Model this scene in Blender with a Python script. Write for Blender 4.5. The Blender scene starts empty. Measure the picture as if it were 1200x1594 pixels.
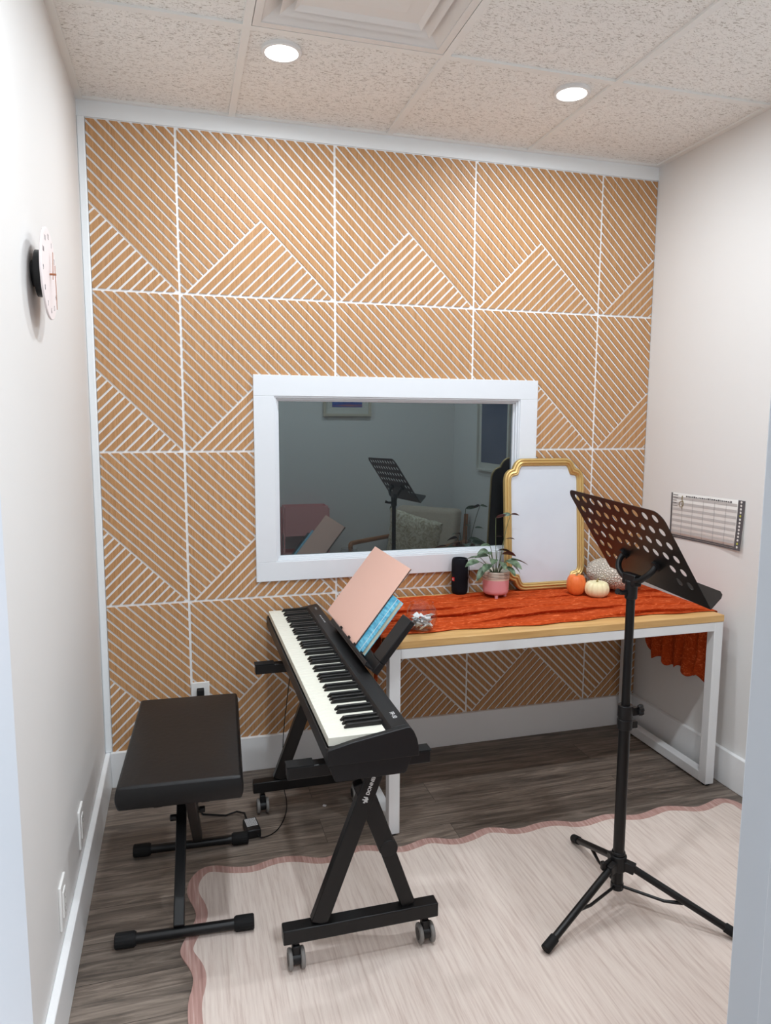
import bpy, bmesh, math, random
from mathutils import Matrix, Vector
random.seed(7)
SC = bpy.context.scene
COL = SC.collection
PI = math.pi

# ------------------------------------------------------------------ camera, world, lights, exposure
cam_d = bpy.data.cameras.new('camera')
cam_d.sensor_fit = 'HORIZONTAL'; cam_d.sensor_width = 36.0
cam_d.lens = 1114.505645 / 1200 * 36.0
cam_d.clip_start = 0.02
cam = bpy.data.objects.new('camera', cam_d); COL.objects.link(cam)
CR = [[0.9616606533, 0.0295951813, -0.2726406298], [-0.2742058822, 0.1199453815, -0.9541615375], [0.0044634007, 0.9923392720, 0.1234619268]]
cm = Matrix(CR).to_4x4(); cm.translation = (0.3201152, -2.8864097, 1.4392472)
cam.matrix_world = cm
SC.camera = cam

wd = bpy.data.worlds.new('world'); SC.world = wd; wd.use_nodes = True
wd.node_tree.nodes['Background'].inputs[0].default_value = (0.75, 0.8, 0.9, 1)
wd.node_tree.nodes['Background'].inputs[1].default_value = 0.3

SC.view_settings.view_transform = 'Standard'
SC.view_settings.look = 'None'
SC.view_settings.gamma = 1.0
SC.view_settings.use_curve_mapping = False
SC.view_settings.exposure = 0.07

CEIL = 2.568
DOWNLIGHTS = [(0.655, -0.528), (1.653, -0.535), (0.655, -1.62), (1.653, -1.62)]
LAMP_W = 7.6; FRONT_LAMP_W = 13.0
LAMP_COL = (0.86, 0.94, 1.0)
HALL_W = 42.0

def area_light(name, loc, size, watts, color, shape='DISK', size_y=None, rot=(0, 0, 0), spread=PI):
    d = bpy.data.lights.new(name, 'AREA'); d.shape = shape; d.size = size
    if size_y: d.size_y = size_y
    d.energy = watts; d.color = color; d.spread = spread
    o = bpy.data.objects.new(name, d); o.location = loc; o.rotation_euler = rot; COL.objects.link(o)
    return o
for x, y in DOWNLIGHTS:
    area_light('ceiling_lamp_light', (x, y, CEIL - 0.012), 0.09, LAMP_W if y > -1 else FRONT_LAMP_W, LAMP_COL)
area_light('hallway_light', (0.9, -3.35, 2.42), 0.6, HALL_W, (0.84, 0.92, 1.0), 'RECTANGLE', 0.6)

# ------------------------------------------------------------------ materials
def srgb(r, g, b):
    f = lambda c: (c / 255 / 12.92) if c / 255 <= 0.04045 else ((c / 255 + 0.055) / 1.055) ** 2.4
    return (f(r), f(g), f(b), 1)

def mat(name, col, rough=0.5, metal=0.0, spec=0.5, bump=None, **kw):
    m = bpy.data.materials.new(name); m.use_nodes = True
    nt = m.node_tree; b = nt.nodes['Principled BSDF']
    b.inputs['Base Color'].default_value = col if len(col) == 4 else (*col, 1)
    b.inputs['Roughness'].default_value = rough; b.inputs['Metallic'].default_value = metal
    b.inputs['Specular IOR Level'].default_value = spec
    for k, v in kw.items(): b.inputs[k.replace('_', ' ')].default_value = v
    if bump:
        sc, st = bump
        tc = nt.nodes.new('ShaderNodeTexCoord'); n = nt.nodes.new('ShaderNodeTexNoise'); n.inputs['Scale'].default_value = sc
        n.inputs['Detail'].default_value = 4
        bp = nt.nodes.new('ShaderNodeBump'); bp.inputs['Strength'].default_value = st; bp.inputs['Distance'].default_value = 0.002
        nt.links.new(tc.outputs['Object'], n.inputs['Vector']); nt.links.new(n.outputs['Fac'], bp.inputs['Height'])
        nt.links.new(bp.outputs['Normal'], b.inputs['Normal'])
    return m

def noise_mat(name, stops, scale=(1, 1, 1), nscale=5, detail=6, rough=0.5, bump=0.0, distort=0.0, spec=0.5, rot=0.0, dist=0.002, nrough=0.5):
    """colour ramp driven by a stretched noise in object space"""
    m = bpy.data.materials.new(name); m.use_nodes = True; nt = m.node_tree; b = nt.nodes['Principled BSDF']
    tc = nt.nodes.new('ShaderNodeTexCoord'); mp = nt.nodes.new('ShaderNodeMapping'); mp.inputs['Scale'].default_value = scale
    mp.inputs['Rotation'].default_value = (0, 0, rot)
    n = nt.nodes.new('ShaderNodeTexNoise'); n.inputs['Scale'].default_value = nscale; n.inputs['Detail'].default_value = detail
    n.inputs['Distortion'].default_value = distort; n.inputs['Roughness'].default_value = nrough
    cr = nt.nodes.new('ShaderNodeValToRGB'); el = cr.color_ramp.elements
    while len(el) < len(stops): el.new(0.5)
    for e, (p, c) in zip(el, stops): e.position = p; e.color = c
    L = nt.links.new
    L(tc.outputs['Object'], mp.inputs['Vector']); L(mp.outputs['Vector'], n.inputs['Vector']); L(n.outputs['Fac'], cr.inputs['Fac'])
    L(cr.outputs['Color'], b.inputs['Base Color'])
    b.inputs['Roughness'].default_value = rough; b.inputs['Specular IOR Level'].default_value = spec
    if bump:
        bp = nt.nodes.new('ShaderNodeBump'); bp.inputs['Strength'].default_value = bump; bp.inputs['Distance'].default_value = dist
        L(n.outputs['Fac'], bp.inputs['Height']); L(bp.outputs['Normal'], b.inputs['Normal'])
    return m

M = {}
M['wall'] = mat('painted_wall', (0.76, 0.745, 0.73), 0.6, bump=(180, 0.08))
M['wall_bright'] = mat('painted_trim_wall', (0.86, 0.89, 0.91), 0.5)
M['trim'] = mat('white_trim_paint', (0.86, 0.865, 0.87), 0.35)
M['jamb'] = mat('jamb_paint', (0.70, 0.74, 0.80), 0.4)
M['casing'] = mat('window_casing_paint', (0.75, 0.78, 0.82), 0.4)
M['groove'] = mat('panel_backing_white', (0.88, 0.89, 0.90), 0.5)
M['steel_white'] = mat('white_powder_coat', (0.80, 0.81, 0.82), 0.35)
M['black_metal'] = mat('black_powder_coat', (0.0060, 0.0060, 0.0066), 0.36, spec=0.35)
M['black_plastic'] = mat('matte_black_plastic', (0.0085, 0.0085, 0.0095), 0.42, spec=0.35)
M['black_soft'] = mat('black_rubber', (0.008, 0.008, 0.0085), 0.7, spec=0.25)
M['grid'] = mat('ceiling_grid_paint', (0.86, 0.86, 0.84), 0.5)
M['vent'] = mat('vent_enamel', (0.80, 0.78, 0.76), 0.45)
M['key_white'] = noise_mat('ivory_feel_keys', [(0.3, srgb(218, 216, 202)), (0.7, srgb(232, 231, 219))], (3, 90, 1), 8, rough=0.4)
M['key_black'] = mat('black_keys', (0.006, 0.006, 0.006), 0.35, spec=0.4)
M['white_print'] = mat('white_print', (0.75, 0.75, 0.75), 0.6)
M['grey_print'] = mat('grey_print', (0.35, 0.35, 0.36), 0.6)
M['grey_wheel'] = mat('grey_caster_tread', (0.22, 0.21, 0.20), 0.6)
M['chrome'] = mat('chrome', (0.6, 0.6, 0.6), 0.2, 1.0)
M['leather'] = mat('black_vinyl', (0.0045, 0.0042, 0.0046), 0.42, spec=0.35, bump=(60, 0.25))
M['dark_brown'] = mat('dark_brown_back', (0.12, 0.055, 0.042), 0.7)
M['gold'] = mat('brushed_gold', (0.62, 0.43, 0.17), 0.40, 0.6, bump=(90, 0.1))
M['board'] = noise_mat('whiteboard_surface', [(0.3, (0.64, 0.69, 0.76, 1)), (0.7, (0.70, 0.75, 0.81, 1))], (1, 1, 1), 4, rough=0.25)
M['pink_folder'] = mat('pink_folder_card', srgb(233, 189, 173), 0.55)
M['folder_back'] = mat('brown_folder_back', srgb(120, 88, 78), 0.6)
M['pink_edge'] = mat('folder_spine_white', srgb(240, 225, 215), 0.5)
M['blue'] = noise_mat('blue_book_cover', [(0.35, srgb(50, 150, 190)), (0.65, srgb(120, 205, 232))], (2, 2, 14), 12, rough=0.35)
M['pages'] = noise_mat('cream_page_edges', [(0.3, srgb(205, 200, 175)), (0.7, srgb(235, 232, 212))], (1, 60, 1), 10, rough=0.8)
M['white_paper'] = mat('white_paper', (0.80, 0.80, 0.82), 0.7)
M['pot_pink'] = mat('pink_glaze', srgb(232, 163, 170), 0.4)
M['pot_cream'] = mat('cream_glaze', srgb(225, 215, 198), 0.55)
M['pot_line'] = mat('dark_line_glaze', srgb(95, 85, 78), 0.6)
M['soil'] = mat('soil', (0.02, 0.014, 0.01), 0.95, bump=(80, 1.0))
M['stem'] = mat('green_stem', (0.09, 0.12, 0.05), 0.6)
M['red_logo'] = mat('red_logo', srgb(225, 50, 50), 0.5)
M['mesh_black'] = mat('black_speaker_fabric', (0.006, 0.007, 0.011), 0.8, spec=0.2, bump=(900, 0.6))
M['pumpkin_orange'] = noise_mat('orange_pumpkin_skin', [(0.3, srgb(232, 110, 45)), (0.75, srgb(247, 140, 75))], (1, 1, 1), 14, rough=0.45)
M['pumpkin_white'] = noise_mat('cream_pumpkin_skin', [(0.3, srgb(240, 228, 180)), (0.75, srgb(250, 242, 205))], (1, 1, 1), 10, rough=0.5)
M['pumpkin_stem'] = mat('pumpkin_stem', srgb(150, 135, 90), 0.7)
M['outlet'] = mat('outlet_plastic', (0.80, 0.79, 0.77), 0.35)
M['outlet_slot'] = mat('outlet_slot', (0.25, 0.24, 0.23), 0.6)
M['clock_face'] = mat('clock_face', srgb(238, 228, 228), 0.5)
M['copper'] = mat('copper_hands', (0.45, 0.19, 0.10), 0.35, 0.6)
M['numeral'] = mat('grey_numerals', (0.30, 0.28, 0.29), 0.6)
M['oak'] = noise_mat('light_oak_top', [(0.25, srgb(196, 150, 92)), (0.55, srgb(214, 172, 112)), (0.8, srgb(226, 188, 130))], (1.2, 22, 12), 3.0, rough=0.42, distort=0.6)
M['wood_brown'] = noise_mat('chair_wood', [(0.3, srgb(150, 95, 60)), (0.7, srgb(175, 118, 78))], (1, 1, 6), 6, rough=0.4)
M['linen'] = noise_mat('beige_upholstery', [(0.3, srgb(188, 172, 156)), (0.7, srgb(202, 188, 172))], (1, 1, 1), 120, rough=0.9, bump=0.3)
M['tuft'] = noise_mat('cream_tufted_fabric', [(0.35, srgb(178, 165, 140)), (0.6, srgb(236, 228, 208))], (1, 1, 1), 22, rough=0.95, bump=1.0, distort=2.5, dist=0.01)
M['pink_metal'] = mat('pink_metal', srgb(232, 170, 170), 0.45)
M['frame_cream'] = mat('cream_picture_frame', srgb(205, 195, 178), 0.5)
M['mat_board'] = mat('picture_mat', srgb(215, 212, 205), 0.7)
M['art_dark'] = noise_mat('grey_blue_art', [(0.35, srgb(92, 98, 120)), (0.7, srgb(112, 116, 135))], (1, 1, 1), 3, rough=0.6)
M['sea'] = noise_mat('seascape_print', [(0.30, srgb(205, 130, 90)), (0.42, srgb(70, 95, 170)), (0.6, srgb(120, 150, 205)), (0.75, srgb(225, 190, 160))], (0.6, 1, 9), 2.0, rough=0.5)
M['dark_grey'] = mat('chart_border_grey', srgb(85, 82, 85), 0.6)
M['chart'] = mat('chart_paper', srgb(228, 224, 220), 0.5)
M['chart_band'] = mat('chart_band_grey', srgb(190, 186, 184), 0.5)
M['chart_ink'] = mat('chart_ink', srgb(90, 88, 90), 0.6)
M['chart_gold'] = mat('chart_gold', srgb(135, 120, 85), 0.6)
M['chart_yellow'] = mat('chart_yellow_dot', srgb(190, 190, 90), 0.6)
M['lamp_trim'] = mat('lamp_trim', (0.8, 0.8, 0.8), 0.4)
M['label_white'] = mat('label_white', (0.55, 0.55, 0.55), 0.6)

def emis(name, col, s):
    m = bpy.data.materials.new(name); m.use_nodes = True; b = m.node_tree.nodes['Principled BSDF']
    b.inputs['Base Color'].default_value = (1, 1, 1, 1)
    b.inputs['Emission Color'].default_value = (*col, 1); b.inputs['Emission Strength'].default_value = s
    return m
M['lamp_on'] = emis('lamp_lens', (1, 0.98, 0.95), 9.0)

def mirror_glass():
    # observation glass: coated pane that mirrors the room dimly in front of a dark far side
    m = bpy.data.materials.new('coated_observation_glass'); m.use_nodes = True; nt = m.node_tree
    for n in list(nt.nodes): nt.nodes.remove(n)
    out = nt.nodes.new('ShaderNodeOutputMaterial')
    g = nt.nodes.new('ShaderNodeBsdfGlossy'); g.inputs['Color'].default_value = (0.150, 0.180, 0.186, 1); g.inputs['Roughness'].default_value = 0.0
    d = nt.nodes.new('ShaderNodeBsdfDiffuse'); d.inputs['Color'].default_value = (0.012, 0.014, 0.015, 1)
    a = nt.nodes.new('ShaderNodeAddShader')
    nt.links.new(g.outputs[0], a.inputs[0]); nt.links.new(d.outputs[0], a.inputs[1]); nt.links.new(a.outputs[0], out.inputs['Surface'])
    return m
M['mirror_glass'] = mirror_glass()

def clear_glass():
    # thin blown glass: fresnel-weighted reflection over straight transmission
    m = bpy.data.materials.new('clear_glass'); m.use_nodes = True; nt = m.node_tree
    for n in list(nt.nodes): nt.nodes.remove(n)
    out = nt.nodes.new('ShaderNodeOutputMaterial'); mx = nt.nodes.new('ShaderNodeMixShader'); lw = nt.nodes.new('ShaderNodeLayerWeight'); lw.inputs['Blend'].default_value = 0.5; pw = nt.nodes.new('ShaderNodeMath'); pw.operation = 'POWER'; pw.inputs[1].default_value = 4.0; fr = nt.nodes.new('ShaderNodeMath'); fr.operation = 'MULTIPLY_ADD'; fr.inputs[1].default_value = 0.42; fr.inputs[2].default_value = 0.03; nt.links.new(lw.outputs['Facing'], pw.inputs[0]); nt.links.new(pw.outputs[0], fr.inputs[0])
    tr = nt.nodes.new('ShaderNodeBsdfTransparent'); tr.inputs['Color'].default_value = (0.965, 0.97, 0.97, 1); gl = nt.nodes.new('ShaderNodeBsdfGlossy'); gl.inputs['Roughness'].default_value = 0.02
    nt.links.new(fr.outputs[0], mx.inputs[0]); nt.links.new(tr.outputs[0], mx.inputs[1]); nt.links.new(gl.outputs[0], mx.inputs[2]); nt.links.new(mx.outputs[0], out.inputs['Surface'])
    return m
M['glass'] = clear_glass()

def wood_slat():
    m = bpy.data.materials.new('oak_veneer_slats'); m.use_nodes = True; nt = m.node_tree; b = nt.nodes['Principled BSDF']; L = nt.links.new
    tc = nt.nodes.new('ShaderNodeTexCoord'); mp = nt.nodes.new('ShaderNodeMapping'); mp.inputs['Scale'].default_value = (60, 1, 1.6)
    n = nt.nodes.new('ShaderNodeTexNoise'); n.inputs['Scale'].default_value = 4; n.inputs['Detail'].default_value = 5; n.inputs['Roughness'].default_value = 0.7
    cr = nt.nodes.new('ShaderNodeValToRGB'); el = cr.color_ramp.elements
    el[0].position = 0.3; el[0].color = srgb(157, 113, 71); el[1].position = 0.72; el[1].color = srgb(203, 159, 115)
    e = el.new(0.5); e.color = srgb(185, 139, 95)
    L(tc.outputs['Object'], mp.inputs['Vector']); L(mp.outputs['Vector'], n.inputs['Vector']); L(n.outputs['Fac'], cr.inputs['Fac']); L(cr.outputs['Color'], b.inputs['Base Color'])
    b.inputs['Roughness'].default_value = 0.5; b.inputs['Specular IOR Level'].default_value = 0.3
    return m
M['slat'] = wood_slat()

def ceiling_tile():
    m = bpy.data.materials.new('fissured_ceiling_tile'); m.use_nodes = True; nt = m.node_tree; b = nt.nodes['Principled BSDF']; L = nt.links.new
    tc = nt.nodes.new('ShaderNodeTexCoord')
    def layer(scale, ns, lo, hi, off):
        mp = nt.nodes.new('ShaderNodeMapping'); mp.inputs['Scale'].default_value = scale; mp.inputs['Location'].default_value = (off, off, 0)
        n = nt.nodes.new('ShaderNodeTexNoise'); n.inputs['Scale'].default_value = ns; n.inputs['Detail'].default_value = 3; n.inputs['Distortion'].default_value = 1.2
        r = nt.nodes.new('ShaderNodeMapRange'); r.inputs['From Min'].default_value = lo; r.inputs['From Max'].default_value = hi
        L(tc.outputs['Object'], mp.inputs['Vector']); L(mp.outputs['Vector'], n.inputs['Vector']); L(n.outputs['Fac'], r.inputs['Value'])
        return r.outputs['Result']
    a = layer((70, 200, 1), 1.0, 0.36, 0.42, 0); c = layer((210, 240, 1), 1.0, 0.31, 0.37, 7)
    mn = nt.nodes.new('ShaderNodeMath'); mn.operation = 'MINIMUM'; L(a, mn.inputs[0]); L(c, mn.inputs[1])
    mx = nt.nodes.new('ShaderNodeMix'); mx.data_type = 'RGBA'; L(mn.outputs[0], mx.inputs['Factor'])
    mx.inputs['A'].default_value = (0.56, 0.53, 0.49, 1); mx.inputs['B'].default_value = (0.93, 0.925, 0.90, 1)
    L(mx.outputs['Result'], b.inputs['Base Color'])
    bp = nt.nodes.new('ShaderNodeBump'); bp.inputs['Strength'].default_value = 0.6; bp.inputs['Distance'].default_value = 0.003
    L(mn.outputs[0], bp.inputs['Height']); L(bp.outputs['Normal'], b.inputs['Normal']); b.inputs['Roughness'].default_value = 0.85
    return m
M['tile'] = ceiling_tile()

def floor_planks():
    m = bpy.data.materials.new('grey_brown_vinyl_planks'); m.use_nodes = True; nt = m.node_tree; b = nt.nodes['Principled BSDF']; L = nt.links.new
    tc = nt.nodes.new('ShaderNodeTexCoord')
    br = nt.nodes.new('ShaderNodeTexBrick'); br.offset = 0.37
    br.inputs['Color1'].default_value = (0.35, 0.35, 0.35, 1); br.inputs['Color2'].default_value = (0.75, 0.75, 0.75, 1); br.inputs['Mortar'].default_value = (0.0, 0.0, 0.0, 1)
    br.inputs['Scale'].default_value = 1.0; br.inputs['Mortar Size'].default_value = 0.0012; br.inputs['Brick Width'].default_value = 1.22; br.inputs['Row Height'].default_value = 0.152
    L(tc.outputs['Object'], br.inputs['Vector'])
    mp = nt.nodes.new('ShaderNodeMapping'); mp.inputs['Scale'].default_value = (1.3, 16, 1)
    addv = nt.nodes.new('ShaderNodeVectorMath'); addv.operation = 'ADD'
    L(tc.outputs['Object'], mp.inputs['Vector']); L(mp.outputs['Vector'], addv.inputs[0])
    sc = nt.nodes.new('ShaderNodeVectorMath'); sc.operation = 'SCALE'; sc.inputs['Scale'].default_value = 9; L(br.outputs['Color'], sc.inputs[0]); L(sc.outputs[0], addv.inputs[1])
    n = nt.nodes.new('ShaderNodeTexNoise'); n.inputs['Scale'].default_value = 2.6; n.inputs['Detail'].default_value = 9; n.inputs['Roughness'].default_value = 0.68; n.inputs['Distortion'].default_value = 0.9
    L(addv.outputs[0], n.inputs['Vector'])
    cr = nt.nodes.new('ShaderNodeValToRGB'); el = cr.color_ramp.elements
    el[0].position = 0.33; el[0].color = (0.075, 0.060, 0.050, 1); el[1].position = 0.74; el[1].color = (0.40, 0.325, 0.268, 1)
    e = el.new(0.5); e.color = (0.180, 0.142, 0.115, 1)
    L(n.outputs['Fac'], cr.inputs['Fac'])
    mul = nt.nodes.new('ShaderNodeMix'); mul.data_type = 'RGBA'; mul.blend_type = 'MULTIPLY'; mul.inputs['Factor'].default_value = 1
    tone = nt.nodes.new('ShaderNodeMapRange'); tone.inputs['From Min'].default_value = 0; tone.inputs['From Max'].default_value = 0.75; tone.inputs['To Min'].default_value = 0.45; tone.inputs['To Max'].default_value = 1.08
    L(br.outputs['Color'], tone.inputs['Value'])
    L(cr.outputs['Color'], mul.inputs['A']); L(tone.outputs['Result'], mul.inputs['B']); L(mul.outputs['Result'], b.inputs['Base Color'])
    bp = nt.nodes.new('ShaderNodeBump'); bp.inputs['Strength'].default_value = 0.25; bp.inputs['Distance'].default_value = 0.001
    L(n.outputs['Fac'], bp.inputs['Height']); L(bp.outputs['Normal'], b.inputs['Normal']); b.inputs['Roughness'].default_value = 0.5
    return m
M['floor'] = floor_planks()
M['rug_field'] = noise_mat('pale_pink_rug', [(0.25, srgb(192, 170, 160)), (0.5, srgb(220, 204, 194)), (0.75, srgb(232, 219, 208))], (70, 3.0, 1), 1.6, rough=0.9, detail=7, bump=0.15, nrough=0.65, rot=0.18)
M['rug_border'] = noise_mat('dusty_rose_rug_border', [(0.3, srgb(166, 126, 117)), (0.55, srgb(188, 150, 141)), (0.75, srgb(210, 182, 173))], (90, 4.0, 1), 1.6, rough=0.9, detail=6, bump=0.15, rot=0.18)

def gauze():
    m = bpy.data.materials.new('terracotta_gauze'); m.use_nodes = True; nt = m.node_tree; b = nt.nodes['Principled BSDF']; L = nt.links.new
    tc = nt.nodes.new('ShaderNodeTexCoord')
    mp = nt.nodes.new('ShaderNodeMapping'); mp.inputs['Scale'].default_value = (12, 34, 34)
    n = nt.nodes.new('ShaderNodeTexNoise'); n.inputs['Scale'].default_value = 2.2; n.inputs['Detail'].default_value = 6; n.inputs['Distortion'].default_value = 1.5
    cr = nt.nodes.new('ShaderNodeValToRGB'); el = cr.color_ramp.elements
    el[0].position = 0.30; el[0].color = srgb(166, 58, 22); el[1].position = 0.56; el[1].color = srgb(192, 76, 32)
    e = el.new(0.70); e.color = srgb(228, 118, 72)
    L(tc.outputs['Object'], mp.inputs['Vector']); L(mp.outputs['Vector'], n.inputs['Vector']); L(n.outputs['Fac'], cr.inputs['Fac']); L(cr.outputs['Color'], b.inputs['Base Color'])
    n2 = nt.nodes.new('ShaderNodeTexNoise'); n2.inputs['Scale'].default_value = 120; n2.inputs['Detail'].default_value = 4; n2.inputs['Distortion'].default_value = 3
    L(tc.outputs['Object'], n2.inputs['Vector'])
    bp = nt.nodes.new('ShaderNodeBump'); bp.inputs['Strength'].default_value = 0.5; bp.inputs['Distance'].default_value = 0.003
    L(n2.outputs['Fac'], bp.inputs['Height']); L(bp.outputs['Normal'], b.inputs['Normal']); b.inputs['Roughness'].default_value = 0.95; b.inputs['Specular IOR Level'].default_value = 0.1
    return m
M['gauze'] = gauze()

def knit():
    m = bpy.data.materials.new('cream_lace_relief'); m.use_nodes = True; nt = m.node_tree; b = nt.nodes['Principled BSDF']; L = nt.links.new
    tc = nt.nodes.new('ShaderNodeTexCoord'); n = nt.nodes.new('ShaderNodeTexNoise'); n.inputs['Scale'].default_value = 14; n.inputs['Detail'].default_value = 1
    w = nt.nodes.new('ShaderNodeTexVoronoi'); w.feature = 'DISTANCE_TO_EDGE'; w.inputs['Scale'].default_value = 85
    L(tc.outputs['Object'], w.inputs['Vector'])
    r = nt.nodes.new('ShaderNodeMapRange'); r.inputs['From Max'].default_value = 0.25; L(w.outputs['Distance'], r.inputs['Value'])
    mx = nt.nodes.new('ShaderNodeMix'); mx.data_type = 'RGBA'; mx.inputs['A'].default_value = srgb(208, 196, 181); mx.inputs['B'].default_value = srgb(238, 229, 216)
    L(r.outputs['Result'], mx.inputs['Factor']); L(mx.outputs['Result'], b.inputs['Base Color'])
    bp = nt.nodes.new('ShaderNodeBump'); bp.inputs['Strength'].default_value = 1.0; bp.inputs['Distance'].default_value = 0.006
    L(r.outputs['Result'], bp.inputs['Height']); L(bp.outputs['Normal'], b.inputs['Normal']); b.inputs['Roughness'].default_value = 0.9
    return m
M['knit'] = knit()

def leaf_mat():
    m = bpy.data.materials.new('variegated_leaf'); m.use_nodes = True; nt = m.node_tree; b = nt.nodes['Principled BSDF']; L = nt.links.new
    geo = nt.nodes.new('ShaderNodeNewGeometry'); tc = nt.nodes.new('ShaderNodeTexCoord')
    n = nt.nodes.new('ShaderNodeTexNoise'); n.inputs['Scale'].default_value = 60; n.inputs['Detail'].default_value = 3; L(tc.outputs['Object'], n.inputs['Vector'])
    cr = nt.nodes.new('ShaderNodeValToRGB'); el = cr.color_ramp.elements; el[0].position = 0.35; el[0].color = srgb(52, 72, 50); el[1].position = 0.7; el[1].color = srgb(118, 138, 112)
    L(n.outputs['Fac'], cr.inputs['Fac'])
    mx = nt.nodes.new('ShaderNodeMix'); mx.data_type = 'RGBA'; mx.inputs['B'].default_value = srgb(70, 38, 40)
    L(geo.outputs['Backfacing'], mx.inputs['Factor']); L(cr.outputs['Color'], mx.inputs['A']); L(mx.outputs['Result'], b.inputs['Base Color']); b.inputs['Roughness'].default_value = 0.4
    return m
M['leaf'] = leaf_mat()

# ------------------------------------------------------------------ mesh helpers
class MB:
    def __init__(s): s.bm = bmesh.new(); s.mi = 0
    def _f(s, vs):
        try:
            f = s.bm.faces.new(vs); f.material_index = s.mi; return f
        except ValueError: return None
    def poly(s, pts): return s._f([s.bm.verts.new(p) for p in pts])
    def box(s, a, b):
        x0, y0, z0 = [min(p, q) for p, q in zip(a, b)]; x1, y1, z1 = [max(p, q) for p, q in zip(a, b)]
        v = [s.bm.verts.new(p) for p in [(x0, y0, z0), (x1, y0, z0), (x1, y1, z0), (x0, y1, z0), (x0, y0, z1), (x1, y0, z1), (x1, y1, z1), (x0, y1, z1)]]
        for q in [(3, 2, 1, 0), (4, 5, 6, 7), (0, 1, 5, 4), (1, 2, 6, 5), (2, 3, 7, 6), (3, 0, 4, 7)]: s._f([v[i] for i in q])
        return s
    def hexa(s, v):
        v = [s.bm.verts.new(p) for p in v]
        for q in [(3, 2, 1, 0), (4, 5, 6, 7), (0, 1, 5, 4), (1, 2, 6, 5), (2, 3, 7, 6), (3, 0, 4, 7)]: s._f([v[i] for i in q])
        return s
    def beam(s, p, q, w, h, up=(0, 0, 1)):
        """rectangular bar from p to q; w across, h along 'up'"""
        p = Vector(p); q = Vector(q); d = (q - p).normalized(); u = Vector(up); sx = d.cross(u).normalized(); u = sx.cross(d).normalized()
        a = [p + sx * (w / 2 * i) + u * (h / 2 * j) for i, j in [(-1, -1), (1, -1), (1, 1), (-1, 1)]]
        b = [r + (q - p) for r in a]
        va = [s.bm.verts.new(r) for r in a]; vb = [s.bm.verts.new(r) for r in b]
        s._f(va[::-1]); s._f(vb)
        for i in range(4): s._f([va[i], va[(i + 1) % 4], vb[(i + 1) % 4], vb[i]])
        return s
    def cyl(s, p, q, r, r2=None, n=24, caps=True):
        return s.tube([p, q], [r, r if r2 is None else r2], n, caps)
    def tube(s, pts, r, n=12, caps=True):
        pts = [Vector(p) for p in pts]
        if not hasattr(r, '__len__'): r = [r] * len(pts)
        rings = []; ref = None
        for i, p in enumerate(pts):
            d = (pts[min(i + 1, len(pts) - 1)] - pts[max(i - 1, 0)]).normalized()
            if ref is None: ref = Vector((0, 0, 1)) if abs(d.z) < 0.9 else Vector((1, 0, 0))
            a = d.cross(ref).normalized(); b = a.cross(d).normalized(); ref = b
            rings.append([s.bm.verts.new(p + (a * math.cos(2 * PI * k / n) + b * math.sin(2 * PI * k / n)) * r[i]) for k in range(n)])
        for A, B in zip(rings, rings[1:]):
            for k in range(n): s._f([A[k], A[(k + 1) % n], B[(k + 1) % n], B[k]])
        if caps: s._f(rings[0][::-1]); s._f(rings[-1])
        return s
    def lathe(s, prof, n=40, c=(0, 0, 0), rad=None, tilt=None):
        """prof: (r,z) list; rad(theta,r,z)->r multiplier"""
        rings = []
        for r, z in prof:
            if r < 1e-6: rings.append([s.bm.verts.new(Vector(c) + Vector((0, 0, z)))]); continue
            ring = []
            for k in range(n):
                t = 2 * PI * k / n; rr = r * (rad(t, r, z) if rad else 1)
                ring.append(s.bm.verts.new(Vector(c) + Vector((rr * math.cos(t), rr * math.sin(t), z))))
            rings.append(ring)
        for A, B in zip(rings, rings[1:]):
            for k in range(n):
                k2 = (k + 1) % n
                if len(A) == 1 and len(B) == 1: continue
                if len(A) == 1: s._f([A[0], B[k2], B[k]])
                elif len(B) == 1: s._f([A[k], A[k2], B[0]])
                else: s._f([A[k], A[k2], B[k2], B[k]])
        return s
    def prism(s, pts, d):
        """extrude a planar polygon by vector d"""
        d = Vector(d); a = [s.bm.verts.new(p) for p in pts]; b = [s.bm.verts.new(Vector(p) + d) for p in pts]
        s._f(a[::-1]); s._f(b); n = len(a)
        for i in range(n): s._f([a[i], a[(i + 1) % n], b[(i + 1) % n], b[i]])
        return s
    def grid(s, fn, nu, nv, closed_u=False):
        V = [[s.bm.verts.new(fn(i / nu, j / nv)) for j in range(nv + 1)] for i in range(nu + 1)]
        for i in range(nu):
            for j in range(nv): s._f([V[i][j], V[i + 1][j], V[i + 1][j + 1], V[i][j + 1]])
        return s
    def add_mesh(s, me, mtx=None):
        b2 = bmesh.new(); b2.from_mesh(me)
        if mtx: bmesh.ops.transform(b2, matrix=mtx, verts=b2.verts)
        mp = {}
        for v in b2.verts: mp[v] = s.bm.verts.new(v.co)
        for f in b2.faces: s._f([mp[v] for v in f.verts])
        b2.free(); return s

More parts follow.
